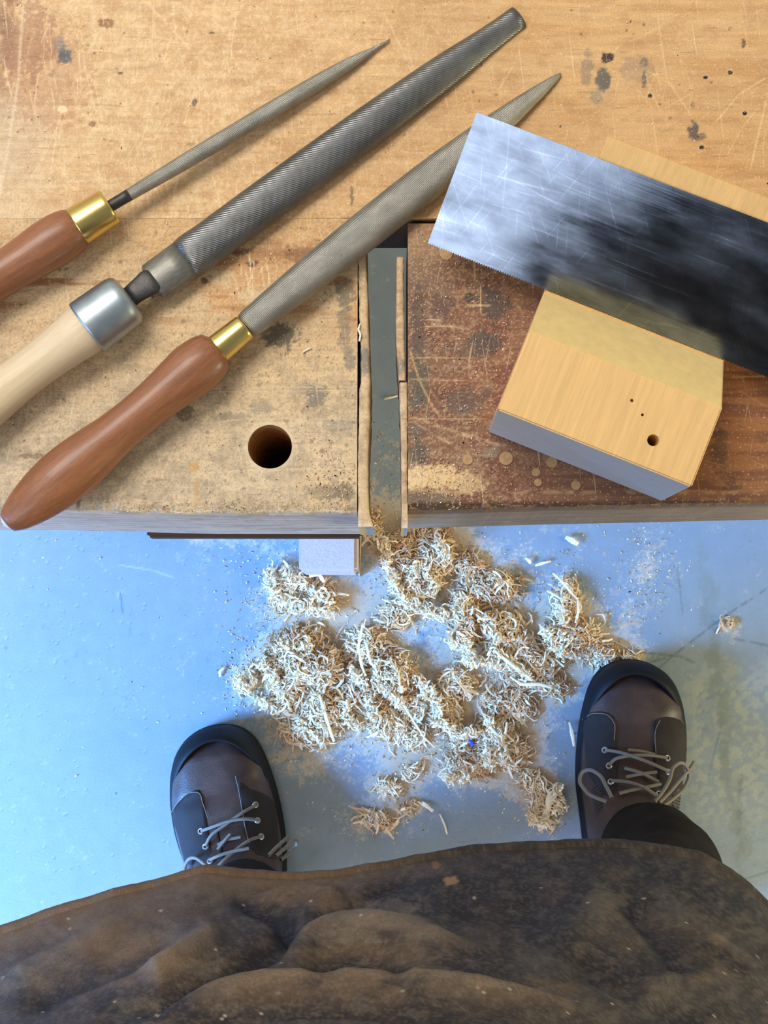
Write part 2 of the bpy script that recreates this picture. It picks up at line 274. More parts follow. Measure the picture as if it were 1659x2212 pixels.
# ------------------------------------------------------------------ workbench
bench = empty('workbench', (0, 0.3, 0))
tag(bench, 'old scratched wooden workbench with a gap before its darker vise block', 'workbench')
BO = np.array([0, 0.3, 0.0])
S = BZ
ppm = (CAMZ - BZ) / F            # metres per photograph pixel on the bench top
def board(name, x0, x1, y0, y1, fine, depth, painter, hole=None, arris=0.0025, step=2.5, front=None):
    """a board: dense top that rolls over a worn front edge and down the front face; x, y are metres, y0 the front"""
    st = step * ppm
    xs = axis(x0, x1, max(fine[0], x0), min(fine[1], x1), st, 0.08); xs = np.clip(xs, x0, x1); xs = np.unique(np.round(xs, 7))
    ys = axis(y0, y1, max(fine[2], y0), min(fine[3], y1), st, 0.08); ys = np.unique(np.round(np.clip(ys, y0, y1), 7))[::-1]
    nx = len(xs); ny = len(ys)
    X, Y = np.meshgrid(xs, ys); Z = np.full(X.shape, S)
    nf = 26 if depth > 0.06 else 10
    t = np.linspace(0, 1, nf + 1)[1:] ** 1.25
    Xf, T = np.meshgrid(xs, t); Yf = np.full(Xf.shape, y0); Zf = S - depth * T
    X = np.vstack([X, Xf]); Y = np.vstack([Y, Yf]); Z = np.vstack([Z, Zf])
    # skew of the front edge, worn arris, saw nicks
    if front is not None:
        w = np.clip(1 - (Y - y0) / 0.03, 0, 1); Y = Y + w * (np.interp(X, front[0], front[1]) - y0)
    ye = Y[ny - 1][None, :]
    d = np.hypot(np.maximum(Y - ye, 0), np.maximum(S - Z, 0))
    wear = arris * (0.5 + 1.1 * fbm(X * 160, X * 0 + 3, 5, 4))
    k = np.exp(-(d / (wear + 1e-6)) ** 2)
    Y = Y + k * wear * 0.45; Z = Z - k * wear * 0.45
    V = np.stack([X.ravel(), Y.ravel(), Z.ravel()], 1)
    Q = gridfaces(nx, ny + nf)[:, ::-1]
    if hole is not None:
        hx, hy, hr = hole; dd = np.hypot(V[:, 0] - hx, V[:, 1] - hy); top = V[:, 2] > S - 0.004
        inside = (dd < hr) & top; Q = Q[~inside[Q].all(1)]
        k = np.where(inside & (dd > hr * 0.5))[0]; f = hr / dd[k]
        V[k, 0] = hx + (V[k, 0] - hx) * f; V[k, 1] = hy + (V[k, 1] - hy) * f
    u, v = proj(np.stack([V[:, 0], V[:, 1], np.full(len(V), S)], 1)); P = painter(u, v, V)
    V[:, 2] += np.where(V[:, 2] > S - 0.003, P.h, 0)
    # plain sides, back and underside
    a = len(V); zb = S - depth
    yl = V[(ny - 1) * nx, 1]; yr = V[(ny - 1) * nx + nx - 1, 1]
    ring = [(x0, yl, S - .0008), (x1, yr, S - .0008), (x1, y1, S - .0003), (x0, y1, S - .0003), (x0, yl, zb), (x1, yr, zb), (x1, y1, zb), (x0, y1, zb)]
    V = np.vstack([V, ring]); Q = np.vstack([Q, [[a, a + 4, a + 7, a + 3][::1], [a + 1, a + 2, a + 6, a + 5], [a + 2, a + 3, a + 7, a + 6], [a + 4, a + 5, a + 6, a + 7]]])
    col = np.vstack([P.c, np.tile([[138, 106, 74]], (8, 1))])
    o = quadmesh(name, V - BO, Q, m_board, col, bench); return o
def scratches(P, n, x, y, ang, L, col, st=(.2, .6), w=(1.2, 2.4), dep=-0.00012):
    for k in range(n):
        a = random.gauss(*ang); l = random.uniform(*L); cx, cy = random.uniform(*x), random.uniform(*y)
        bend = random.uniform(-.12, .12); p = [(cx, cy)]
        for j in range(3): p.append((p[-1][0] + math.cos(a) * l / 3, p[-1][1] + math.sin(a) * l / 3)); a += bend
        P.line(p, random.uniform(*w), col, random.uniform(*st), 0.3, dep)
PALE = (236, 208, 164)
def paint_rear(u, v, V):
    P = Paint(u, v, (204, 162, 111))
    P.mix(0.55 * sst(0.4, 0.7, fbm(u / 260., v / 90., 11)), (216, 176, 124))
    P.mix(0.45 * sst(0.45, 0.75, fbm(u / 140., v / 22., 12)), (186, 138, 84))
    P.mix(0.6 * sst(900, 200, u + v * 0.4) * (0.4 + 0.9 * fbm(u / 60., v / 60., 13)), (212, 182, 140))
    P.mix(0.5 * sst(0.52, 0.7, fbm(u / 18., v / 14., 14)) * sst(1100, 400, u), (224, 192, 146))
    P.mix(0.45 * sst(0.48, 0.68, fbm(u / 5., v / 7., 16, 4)) * sst(1300, 500, u), (232, 204, 164)); P.mix(0.3 * sst(0.5, 0.7, fbm(u / 30., v / 20., 17)), (176, 132, 88)); P.mix(0.6 * sst(60, 0, u) * sst(330, 100, v) * sst(.3, .6, fbm(u / 16., v / 40., 15)), (112, 76, 62))
    P.mix(0.4 * sst(170, 30, u) * sst(150, 260, v) * sst(560, 300, v), (196, 178, 156))
    P.blob(110, 170, 90, 110, (168, 118, 84), .35, .8); P.blob(60, 90, 60, 90, (140, 94, 72), .4, .9)
    for b in ((138,118,17,17,(78,84,92),.8),(130,98,12,16,(120,120,122),.5),(230,50,15,10,(128,84,48),.7),(420,220,8,8,(96,80,64),.8),(190,97,12,8,(214,188,140),.8),(190,97,6,4,(176,138,88),.8),(135,235,10,8,(232,206,168),.9),(135,254,7,6,(176,128,76),.9),(260,158,7,5,(90,72,56),.8),(458,71,6,3,(110,76,48),.8),
              (200,268,7,6,(120,80,50),.6),(278,108,10,6,(150,120,90),.5),(370,205,10,6,(176,150,100),.6),(410,312,12,4,(130,100,70),.5),(760,425,4,22,(104,88,70),.7),
              (1311,125,14,12,(66,46,40),.95),(1303,172,17,30,(92,88,84),.85),(1268,150,14,40,(132,118,104),.5),(1375,150,34,32,(136,120,104),.35),(1290,210,16,20,(136,124,112),.5),(1390,135,10,10,(90,80,76),.5),(1391,170,5,18,(86,76,72),.6),(1498,283,13,20,(86,80,78),.85),(1510,295,14,10,(104,90,80),.7),(1606,93,4,12,(94,76,58),.8),(1426,225,4,3,(120,80,50),.7),(1210,273,3,3,(80,60,40),.8),(1497,228,5,8,(140,110,80),.5)):
        P.blob(*b[:4], b[4], b[5], 0.55)
    for x_, y_ in ((1523,167),(1578,157),(1404,207),(1608,245),(1516,318)):
        P.blob(x_, y_, 8, 7, (228, 190, 140), .7, .3); P.blob(x_, y_, 5.5, 4.5, (26, 16, 10), 1.0, .3)
    for k in range(50): P.blob(random.uniform(0, 1659), random.uniform(0, 460), random.uniform(2, 4), random.uniform(2, 4), (120, 84, 54), .6, .5)
    scratches(P, 150, (0, 520), (0, 480), (1.5, .3), (30, 150), PALE, (.2, .6))
    scratches(P, 60, (450, 1659), (0, 460), (1.35, .5), (30, 140), PALE, (.15, .5))
    scratches(P, 30, (900, 1659), (0, 400), (2.5, .4), (40, 140), PALE, (.15, .45))
    scratches(P, 40, (0, 1659), (0, 460), (0.2, .6), (20, 90), PALE, (.1, .4))
    scratches(P, 40, (0, 1659), (0, 470), (0.0, .04), (20, 120), (160, 112, 66), (.2, .5), dep=0)
    P.line([(1545,265),(1595,205),(1659,165)], 2, PALE, .6, .1); P.line([(1620,370),(1659,200)], 2.5, PALE, .6, .1); P.line([(1420,30),(1440,170),(1500,260)], 2, PALE, .5, .2)
    P.line([(830,30),(870,110),(900,180)], 3, PALE, .4, .2); P.line([(310,0),(370,60),(430,130)], 4, PALE, .4, .2); P.line([(50,0),(40,170),(15,330),(0,420)], 5, (226,204,176), .5, .1); P.line([(200,0),(205,90),(190,120)], 9, (226,200,162), .35, .3)
    P.line([(655,483),(700,478),(770,470)], 2.4, (70, 48, 30), .85, .2)
    P.mix(0.9 * (V[:, 2] < S - .003), (104, 80, 54)); return P
def paint_rail(u, v, V):
    P = Paint(u, v, (206, 162, 108)); P.mix(sst(500, 640, v + 60 * (fbm(u / 60., v / 60., 21) - .5)), (212, 182, 138)); P.mix(0.6 * sst(700, 0, u) * (0.4 + 0.9 * fbm(u / 60., v / 60., 13)) * sst(640, 480, v), (208, 178, 138))
    P.mix(0.75 * sst(760, 960, v - (u - 400) * .12) , (202, 184, 154))
    P.mix(0.45 * sst(0.42, 0.66, fbm(u / 40., v / 34., 22)) * sst(650, 850, v), (150, 134, 112))
    P.mix(0.4 * sst(0.45, 0.7, fbm(u / 9., v / 9., 23)), (222, 192, 150)); P.mix(0.4 * sst(0.5, 0.66, fbm(u / 3.5, v / 3.5, 29, 3)), (150, 126, 96))
    P.mix(0.75 * sst(0.5, 0.7, fbm(u / 120., v / 16., 24)) * np.exp(-((v - 610) / 80) ** 2), (150, 96, 56))
    P.mix(0.5 * sst(0.42, 0.6, fbm(u / 60., v / 40., 25)) * sst(330, 520, u) * sst(800, 640, v) * sst(480, 560, v), (196, 138, 84))
    P.mix(0.65 * sst(.35, .6, fbm(u / 40., v / 40., 26)) * sst(560, 700, u) * sst(880, 980, v), (228, 198, 152))
    P.mix(0.6 * sst(1095, 1112, v) * sst(.35, .6, fbm(u / 12., v / 8., 27)), (232, 216, 190))
    P.mix(0.8 * (V[:, 2] < S - .002), (244, 226, 208)); P.mix(0.45 * (V[:, 2] < S - .002) * sst(.5, .65, fbm(u / 90., V[:, 2] * 900, 28)), (168, 146, 124))  # front face painted paler for the light falling on it from behind
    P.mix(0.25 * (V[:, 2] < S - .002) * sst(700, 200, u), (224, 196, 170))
    for b in ((745,635,20,38,(110,100,82),.65),(745,700,14,60,(122,112,94),.55),(755,770,14,30,(120,112,98),.6),(605,730,36,30,(88,82,66),.75),(580,715,26,20,(110,98,76),.6),(685,858,22,30,(128,118,104),.75),(660,840,18,14,(150,136,114),.5),(400,892,20,18,(118,104,80),.7),(345,600,10,10,(96,70,46),.6),(440,605,9,7,(84,60,40),.7),(545,568,14,7,(90,60,44),.8),(520,545,24,8,(110,70,46),.7),(655,550,40,22,(128,84,54),.6),(580,545,60,30,(140,96,60),.35),
              (352,882,36,22,(140,124,100),.5),(450,800,60,30,(160,144,116),.5),(500,905,40,16,(140,128,106),.55),(640,1000,40,30,(150,134,110),.45),(700,1062,40,18,(126,112,92),.6),(745,1062,24,22,(110,98,80),.7),(420,1010,12,12,(206,158,98),.75),(425,1060,5,50,(198,150,94),.5),(70,985,34,6,(116,94,70),.6),(168,1080,5,30,(120,90,60),.7),(355,1098,5,6,(120,76,44),.8),
              (730,920,44,14,(144,134,114),.6),(560,880,30,14,(156,144,122),.5),(200,1000,90,50,(176,154,122),.4),(385,775,20,14,(150,110,90),.4),(700,705,6,6,(190,150,96),.6),(300,840,80,40,(176,160,134),.4)):
        P.blob(*b[:4], b[4], b[5], 0.7)
    for y_ in (838, 846, 906, 1015): P.line([(330 if y_ < 900 else 470, y_ + 6), (520, y_), (772, y_ - 2)], 2, (224, 200, 160), .6, .25, -0.0001)
    scratches(P, 120, (0, 760), (480, 1100), (1.5, .25), (20, 110), PALE, (.15, .5))
    scratches(P, 70, (0, 760), (480, 1100), (0.05, .5), (20, 90), PALE, (.15, .5))
    scratches(P, 14, (500, 600), (510, 640), (1.4, .3), (40, 80), (240, 214, 170), (.5, .8))
    for k in range(130): P.blob(random.uniform(0, 770), random.uniform(500, 1100), random.uniform(2, 6), random.uniform(2, 5), (120, 100, 74), .5, .8)
    d = np.hypot(u - 583, v - 965); P.mix(0.5 * sst(62, 50, d), (226, 204, 168)); return P
def paint_vise(u, v, V):
    P = Paint(u, v, (132, 92, 66))
    P.mix(0.8 * sst(1350, 1600, u), (158, 106, 64)); P.mix(0.55 * sst(0.45, 0.65, fbm(u / 150., v / 14., 31)), (104, 66, 48))
    P.mix(0.6 * sst(0.4, 0.65, fbm(u / 50., v / 40., 32)) * sst(1060, 900, u), (116, 96, 82))
    P.mix(0.6 * sst(0.45, 0.6, fbm(u / 40., v / 60., 33)) * np.exp(-((u - 1060) / 110) ** 2) * sst(620, 720, v), (106, 56, 42))
    P.mix(0.7 * sst(640, 500, v) * sst(1000, 900, u), (176, 138, 98)); P.mix(.4 * sst(.4, .6, fbm(u / 30., v / 30., 34)) * sst(900, 1020, v) * sst(1200, 1000, u), (164, 140, 108))
    P.mix(0.5 * sst(0.5, 0.66, fbm(u / 4., v / 4., 35, 3)) * sst(1300, 1000, u), (196, 166, 130))
    for b in ((1068,658,36,36,(74,66,60),.75),(1015,642,11,10,(70,56,50),.8),(955,660,26,24,(92,68,60),.6),(1050,740,36,28,(74,66,64),.75),(1010,760,50,20,(96,74,64),.5),(903,700,16,80,(84,72,64),.6),(905,830,22,60,(82,82,72),.65),(1000,870,40,30,(92,80,72),.6),(905,980,22,26,(88,78,72),.75),(900,930,26,16,(96,88,80),.6),(1060,980,20,14,(138,126,106),.6),(1052,850,14,14,(90,74,66),.6),
              (920,1075,70,12,(104,90,74),.55),(1555,960,20,50,(96,72,52),.6),(1580,1060,20,30,(92,62,46),.5),(1610,960,40,60,(170,112,66),.4),(1190,985,22,14,(180,150,100),.5)):
        P.blob(*b[:4], b[4], b[5], 0.7)
    P.blob(945, 1030, 66, 26, (226, 194, 140), .9, .7); P.blob(1000, 1045, 50, 22, (214, 184, 136), .7, 1.0); P.blob(900, 1035, 24, 26, (230, 200, 150), .9, .5)
    P.mix(.9 * sst(1078, 1090, v) * (v < 1106) * sst(.3, .5, fbm(u / 14., v / 6., 36)), (70, 52, 38)); P.mix(.5 * sst(1070, 1064, v) * sst(1056, 1062, v) * sst(.4, .6, fbm(u / 16., v / 8., 37)), (210, 176, 124))
    fr = V[:, 2] < S - .002
    P.mix(0.85 * fr, (176, 150, 118)); P.mix(0.6 * fr * sst(1050, 930, u), (206, 200, 196)); P.mix(.4 * fr * sst(.5, .62, fbm(u / 110., V[:, 2] * 800, 38)), (128, 98, 70)); P.mix(.5 * fr * (S - V[:, 2] < .014), (110, 80, 56))  # front face paler too, light from behind put into the colour
    for y_, x1 in ((773, 1035), (820, 1010), (904, 1050), (838, 880)): P.line([(884, y_), (x1, y_ + 1)], 2, (206, 172, 124), .7, .2, -0.0001)
    P.line([(885,755),(905,820),(935,880),(950,900)], 3, (206, 164, 108), .8, .1); P.line([(890,900),(960,925),(1080,962)], 5, (206, 176, 130), .6, .3); P.line([(890,910),(1000,975)], 4, (196, 168, 126), .5, .3)
    P.line([(1038,615),(1038,675)], 2.5, (220,190,140), .8); P.line([(1010,660),(1060,660)], 2.5, (220,190,140), .8); P.line([(920,690),(955,692)], 2.5, (214,186,146), .7); P.line([(915,706),(985,704)], 2.5, (214,186,146), .7); P.line([(930,700),(1015,712)], 2.5, (214,186,146), .5); P.line([(1024,560),(1026,606)], 3, (220,180,130), .7); P.line([(1575,816),(1659,812)], 2.5, (214,170,120), .6); P.line([(1590,840),(1659,880)], 2, (200,150,100), .5)
    scratches(P, 90, (884, 1659), (490, 1080), (1.2, .9), (15, 70), (206, 170, 124), (.15, .5)); scratches(P, 50, (884, 1659), (490, 1080), (0.0, .15), (20, 160), (84, 54, 38), (.2, .5), dep=0)
    return P
def bx(u): return un(u, 800, S)[0]
def by(v): return un(800, v, S)[1]
fl = [un(u_, v_, S) for u_, v_ in ((-900, 1098), (0, 1102), (160, 1106), (400, 1112), (772, 1112))]
fr_ = [un(u_, v_, S) for u_, v_ in ((884, 1107), (1200, 1098), (1659, 1088), (2600, 1066))]
hp = un(583, 965, S); hole_r = 48 * ppm
xL, xR = bx(-1900), bx(3100)
board('rear_slab', xL, xR, by(472), by(472) + 0.46, (bx(-10), bx(1670), by(480), by(-10)), 0.048, paint_rear, arris=.0001)
board('front_rail', xL, bx(772), fl[-1][1], by(472.05), (bx(-10), bx(780), by(1130), by(470)), 0.118, paint_rail, hole=(hp[0], hp[1], hole_r), front=([p[0] for p in fl], [p[1] for p in fl]))
vb = board('vise_block', bx(881), xR - .25, fr_[0][1], by(483), (bx(880), bx(1670), by(1130), by(478)), 0.092, paint_vise, front=([p[0] for p in fr_], [p[1] for p in fr_]))
vb['label'] = 'darker reddish brown block right of the gap'
# dog hole lining
V = []; n = 40
for j in range(13):
    for i in range(n): a = 2 * math.pi * i / n; V.append((hp[0] + hole_r * math.cos(a), hp[1] + hole_r * math.sin(a), S - .0004 - j * 0.0085))
Q = [[j * n + i, (j + 1) * n + i, (j + 1) * n + (i + 1) % n, j * n + (i + 1) % n] for j in range(12) for i in range(n)]
quadmesh('dog_hole', np.array(V) - BO, np.array(Q), m_hole, None, bench)
V = []; 
for i in range(9):
    for j in range(9):
        V.append((hp[0] + (i - 4) / 4 * hole_r, hp[1] + (j - 4) / 4 * hole_r, S - .088 + random.uniform(-.006, .006)))
quadmesh('hole_litter', np.array(V) - BO, gridfaces(9, 9), m_dark, None, bench)
def strip(name, rows, z1, base, ragged=0.8):
    """thin jaw lining: rows of (v, u_inner, u_outer) photograph pixels on the bench top"""
    vv = np.arange(rows[0][0], rows[-1][0] + .1, 3.0); ui = np.interp(vv, [r[0] for r in rows], [r[1] for r in rows]); uo = np.interp(vv, [r[0] for r in rows], [r[2] for r in rows])
    ui = ui + (vn(vv / 9., vv * 0, 3) - .5) * 2 * ragged; uo = uo + (vn(vv / 14., vv * 0, 9) - .5) * 2 * ragged
    prof = [(0, -z1), (0, -.002), (0.06, 0), (.3, .0003), (.7, .0003), (.94, 0), (1, -.002), (1, -z1)]; V = []
    for v_, a, b in zip(vv, ui, uo):
        for t, dz in prof: p = un(a + (b - a) * t, v_, S); V.append((p[0], p[1], S + dz))
    V = np.array(V); n = len(prof); Q = [[j * n + i, j * n + i + 1, (j + 1) * n + i + 1, (j + 1) * n + i] for j in range(len(vv) - 1) for i in range(n - 1)]
    e = (len(vv) - 1) * n; Q += [[0, 1, 6, 7], [1, 2, 5, 6], [2, 3, 4, 5], [e + 7, e + 6, e + 1, e], [e + 6, e + 5, e + 2, e + 1], [e + 5, e + 4, e + 3, e + 2]]
    u, v = proj(V); P = Paint(u, v, base); P.mix(.6 * sst(.4, .65, fbm(u / 8., v / 24., 44)), (150, 126, 96)); P.mix(.5 * sst(.5, .65, fbm(u / 9., v / 9., 45)), (216, 182, 136))
    P.blob(790, 780, 12, 36, (120, 116, 106), .7, .6); P.blob(862, 790, 12, 20, (112, 112, 104), .6, .6); P.mix(.6 * sst(1125, 1140, v), (216, 208, 200))
    return quadmesh(name, V - BO, np.array(Q), m_board, P.c, bench)
strip('jaw_strip', [(481,772.5,790),(556,773,791),(690,776,796),(750,779.5,798),(826,780,800),(838,775.5,800),(900,775,799),(965,773,796),(1000,772.6,795),(1100,772.4,797),(1138,773,806)], .05, (206, 178, 138))
strip('jaw_strip', [(555,872,857),(650,873,855),(740,874,856),(800,876,860),(824,877,861)], .05, (200, 168, 132))
strip('jaw_strip', [(826,881,862),(950,880.6,866),(1100,880.4,867.5),(1143,880.6,868)], .05, (208, 178, 144))
# side cheek below the left strip, thin board under the rail, round plugs
def boxm(name, x0, x1, y0, y1, z0, z1, m, parent, O=BO, bev=.0015):
    bm = bmesh.new(); bmesh.ops.create_cube(bm, size=1)
    for v in bm.verts: v.co = Vector(((x0 + x1) / 2 + v.co.x * (x1 - x0) - O[0], (y0 + y1) / 2 + v.co.y * (y1 - y0) - O[1], (z0 + z1) / 2 + v.co.z * (z1 - z0) - O[2]))
    if bev: bmesh.ops.bevel(bm, geom=bm.edges[:], offset=bev, segments=2, affect='EDGES')
    me = bpy.data.meshes.new(name); bm.to_mesh(me); bm.free(); me.materials.append(m); o = bpy.data.objects.new(name, me); C.objects.link(o)
    if parent is not None: o.parent = parent
    return o
yf = un(500, 1157, S - .118)[1]; p0 = un(325, 1157, S - .13); p1 = un(640, 1157, S - .13)
boxm('lower_board', p0[0], bx(770), yf - .001, yf + .30, S - .13, S - .1185, m_dark, bench)
boxm('vise_rail', bx(905), bx(3000), by(900), by(700), S - .13, S - .0925, m_dark, bench)
pl0 = un(645, 1235, .085); pr0 = un(771, 1235, .085)
boxm('trestle_foot', pl0[0], pr0[0], pl0[1], 0.62, 0, .085, m_foot, bench, bev=.003)
boxm('trestle_foot', pl0[0] + .95, pr0[0] + .95, pl0[1] + .02, 0.62, 0, .085, m_foot, bench, bev=.003)
for dx in (0, .95):
    for y_ in (.19, .50): boxm('leg', pl0[0] + dx, pr0[0] + dx, y_, y_ + .07, .084, S - .047 if y_ > .3 else S - (.1295 if dx == 0 else .1295), m_dark, bench)
for (u_, v_, r_) in ((1093,990,16),(1010,993,12),(1158,1020,10),(1162,1042,9),(1244,1048,11),(964,549,15),(1192,998,13)):
    p = un(u_, v_, S + .0003); bm = bmesh.new(); bmesh.ops.create_cone(bm, cap_ends=True, segments=20, radius1=r_ * ppm, radius2=r_ * ppm * .92, depth=.0012)
    for v in bm.verts: v.co += Vector((p[0] - BO[0], p[1] - BO[1], S))
    me = bpy.data.meshes.new('wood_plug'); bm.to_mesh(me); bm.free(); me.materials.append(m_plug); o = bpy.data.objects.new('wood_plug', me); C.objects.link(o); o.parent = bench
# ------------------------------------------------------------------ rasps
def sect_round(w, h=None, n=20, zc=0.0):
    h = w if h is None else h
    return [(w * math.cos(2 * math.pi * i / n), zc + h * math.sin(2 * math.pi * i / n)) for i in range(n)]
def loft(name, st, m, parent, caps=True):
    n = len(st[0][1]); V = [(x, y, z) for x, sec in st for (y, z) in sec]
    Fs = [(j * n + i, (j + 1) * n + i, (j + 1) * n + (i + 1) % n, j * n + (i + 1) % n) for j in range(len(st) - 1) for i in range(n)]
    if caps: Fs += [tuple(range(n)), tuple(range((len(st) - 1) * n + n - 1, (len(st) - 1) * n - 1, -1))]
    o = pymesh(name, V, Fs, m, parent); return o
def sm(pts, n):  # smooth resample of (x, value...) rows
    xs = np.array([p[0] for p in pts], float); d = np.r_[0, np.cumsum(np.abs(np.diff(xs)) + 1e-9)]; t = np.linspace(0, d[-1], n); cols = []
    for c in range(len(pts[0])):
        y = np.array([p[c] for p in pts], float); mtan = np.gradient(y, d); k = np.clip(np.searchsorted(d, t) - 1, 0, len(d) - 2)
        h = d[k + 1] - d[k]; s = (t - d[k]) / h
        cols.append((2 * s**3 - 3 * s**2 + 1) * y[k] + (s**3 - 2 * s**2 + s) * h * mtan[k] + (-2 * s**3 + 3 * s**2) * y[k + 1] + (s**3 - s**2) * h * mtan[k + 1])
    return np.stack(cols, 1)
K = (CAMZ - BZ - .0125) / F       # metres per pixel at tool height
def tool_root(name, a, b, za, label):
    A = un(a[0], a[1], BZ + za); B = un(b[0], b[1], BZ + .004)
    ang = math.atan2(B[1] - A[1], B[0] - A[0]); o = empty(name, (A[0], A[1], BZ), ang); tag(o, label, 'rasp'); return o, math.hypot(B[0] - A[0], B[1] - A[1])
def handle(root, prof, zc, m, n=70, label=None):
    q = sm([(x * K, r * K) for x, r in prof], n); st = []
    for x, r in q: r = max(r, .0004); st.append((x, sect_round(r, n=32, zc=max(zc, r + .0002) if x < -.01 else zc)))
    return loft('handle', st[::-1], m, root)
def lathe(name, prof, zc, m, root, n=36):
    return loft(name, [(x, sect_round(r, n=n, zc=zc)) for x, r in prof], m, root)
# lowest: half-round rasp with brown handle, whole handle in view
r3, L3 = tool_root('hand_rasp', (470, 754), (1213, 154), .0132, 'grey tapering rasp with a full turned brown handle, its blade passing under the saw')
z3 = .0128
handle(r3, [(2,33),(-2,42),(-14,50),(-40,57),(-70,59.5),(-105,56),(-150,51),(-200,47.5),(-250,47),(-300,50),(-350,56),(-400,60.5),(-440,61),(-480,57.5),(-520,50.5),(-555,41),(-580,31),(-594,20),(-600,6)], z3, m_red)
lathe('ferrule', [(-.0004,.0062),(-.0004,.0066),(.0004,.0067),(.0140,.00605),(.0152,.0060),(.0156,.0056),(.0156,.003)], z3, m_brass, r3)
q = sm([(76,29,25),(82,31,27),(120,34,29),(200,38,30),(330,42.5,32),(480,44,33),(600,42,31),(700,36,27),(790,28,22),(860,20,17),(915,12,11),(945,6,6),(955,2.5,3)], 90)
Lb = 955; st = []
for x, w, h in q:
    X_ = x / Lb * L3; w_ = w * K; h_ = h * K; top = z3 + (h_ * 1.0) - (x / Lb) * (z3 - .0012)
    zc = max(top - h_, h_ * .72); n = 28
    st.append((X_, [(w_ * math.cos(2 * math.pi * i / n), zc + (h_ if math.sin(2 * math.pi * i / n) > 0 else h_ * .7) * math.sin(2 * math.pi * i / n)) for i in range(n)]))
loft('rasp_blade', st, m_steel, r3)
m_white = mat('white_glue', (226, 222, 216), 0.5)
lathe('glue_tip', [(x * K, r_ * K) for x, r_ in ((-601.5,4),(-600,8),(-595,18.5),(-590,24.6),(-589,24))], z3, m_white, r3)  # white glue patch on the handle end
# middle: big half-round file with a pale beech handle
r2, L2 = tool_root('hand_rasp', (190, 708), (1122, 30), .0128, 'broad dark half-round rasp with a grey steel collar on a pale beech handle')
z2 = .0131
handle(r2, [(2,56),(-6,57),(-40,54),(-90,50),(-140,48),(-190,49),(-250,54),(-320,60),(-400,63),(-460,60),(-510,50),(-535,34),(-545,6)], z2, m_beech)
lathe('collar', [(x * K, r * K) for x, r in ((-2,60),(-2,63.5),(3,64.5),(20,64),(60,62.5),(92,61),(104,58),(111,51),(114,42),(114.5,20))], z2, m_fer, r2)
def halfround(w, h, n=24, z0=0.0, flat=.12):
    p = [(w * math.cos(math.pi * i / n), z0 + h * flat + h * (1 - flat) * math.sin(math.pi * i / n)) for i in range(n + 1)]
    p += [(-w * .97, z0), (-w * .5, z0), (0, z0), (w * .5, z0), (w * .97, z0)]; return p
def hz(x): return .0078 * max(0, 1 - x / 1150.)
tang = [(112,23,14),(130,24,14),(146,26,15),(158,28,16),(166,29,16),(174,28,14),(180,25,12),(185,20,9),(188,13,5),(189,6,2)]
loft('tang', [(x * K, [(yy, zz) for yy, zz in halfround(w * K, .0034 * min(1, h / 14), 16, z2 - .0022 if x < 130 else hz(x) + (.0048 if x < 172 else .0048), .5)]) for x, w, h in tang], m_tang, r2)
heel = [(152,26,8),(160,27,24),(166,28.5,32),(170,34,34),(174,43,36),(178,47,37),(190,47.5,37),(230,47.5,38),(262,47.8,38.5)]
loft('heel', [(x * K, halfround(w * K, h * K, 24, hz(x))) for x, w, h in heel], m_smooth, r2)
Lf = L2 / K
bl = [(262,47.8,38.5),(266,48.6,39.3),(330,49,40),(450,49.5,41),(600,49,41),(760,47,40),(900,43,38),(1020,38,33),(1100,32,27),(Lf - 1.2,28,23),(Lf,28,23)]
loft('rasp_blade', [(x * K, halfround(w * K, h * K, 24, hz(x))) for x, w, h in sm(bl, 60)], m_steel_b, r2)
# upper: round rat-tail rasp
r1, L1 = tool_root('hand_rasp', (168, 489), (842, 80), .0122, 'slim round rasp with a polished brass ferrule and brown handle, furthest from the edge')
z1 = .0120
handle(r1, [(2,42),(-3,45),(-20,51),(-50,55),(-85,55),(-130,51),(-180,48),(-230,48),(-280,51),(-340,57),(-390,60),(-440,58),(-490,50),(-525,40),(-550,24),(-556,6)], z1, m_red)
lathe('ferrule', [(x * K, r * K) for x, r in ((-2,40),(-2,43.5),(2,44),(40,42.5),(76,41),(82,40),(85,37),(85,14))], z1, m_brass, r1)
Lr = L1 / K; q = sm([(80,13),(110,13),(150,14),(220,16),(320,18),(420,18.5),(520,19),(640,17.5),(710,14),(750,10),(775,6),(Lr,2)], 70)
st = []
for x, r in q:
    f = np.clip((x - 80) / (Lr - 80), 0, 1); r_ = r * K; st.append((x * K, sect_round(r_, n=20, zc=max(z1 * (1 - f) + .0012 * f, r_ + .0001))))
loft('rasp_blade', [s for s in st if s[0] > .026], m_steel, r1)
loft('neck', [(x_, [(y, z) for y, z in s]) for x_, s in st if x_ <= .0275], m_tang, r1)
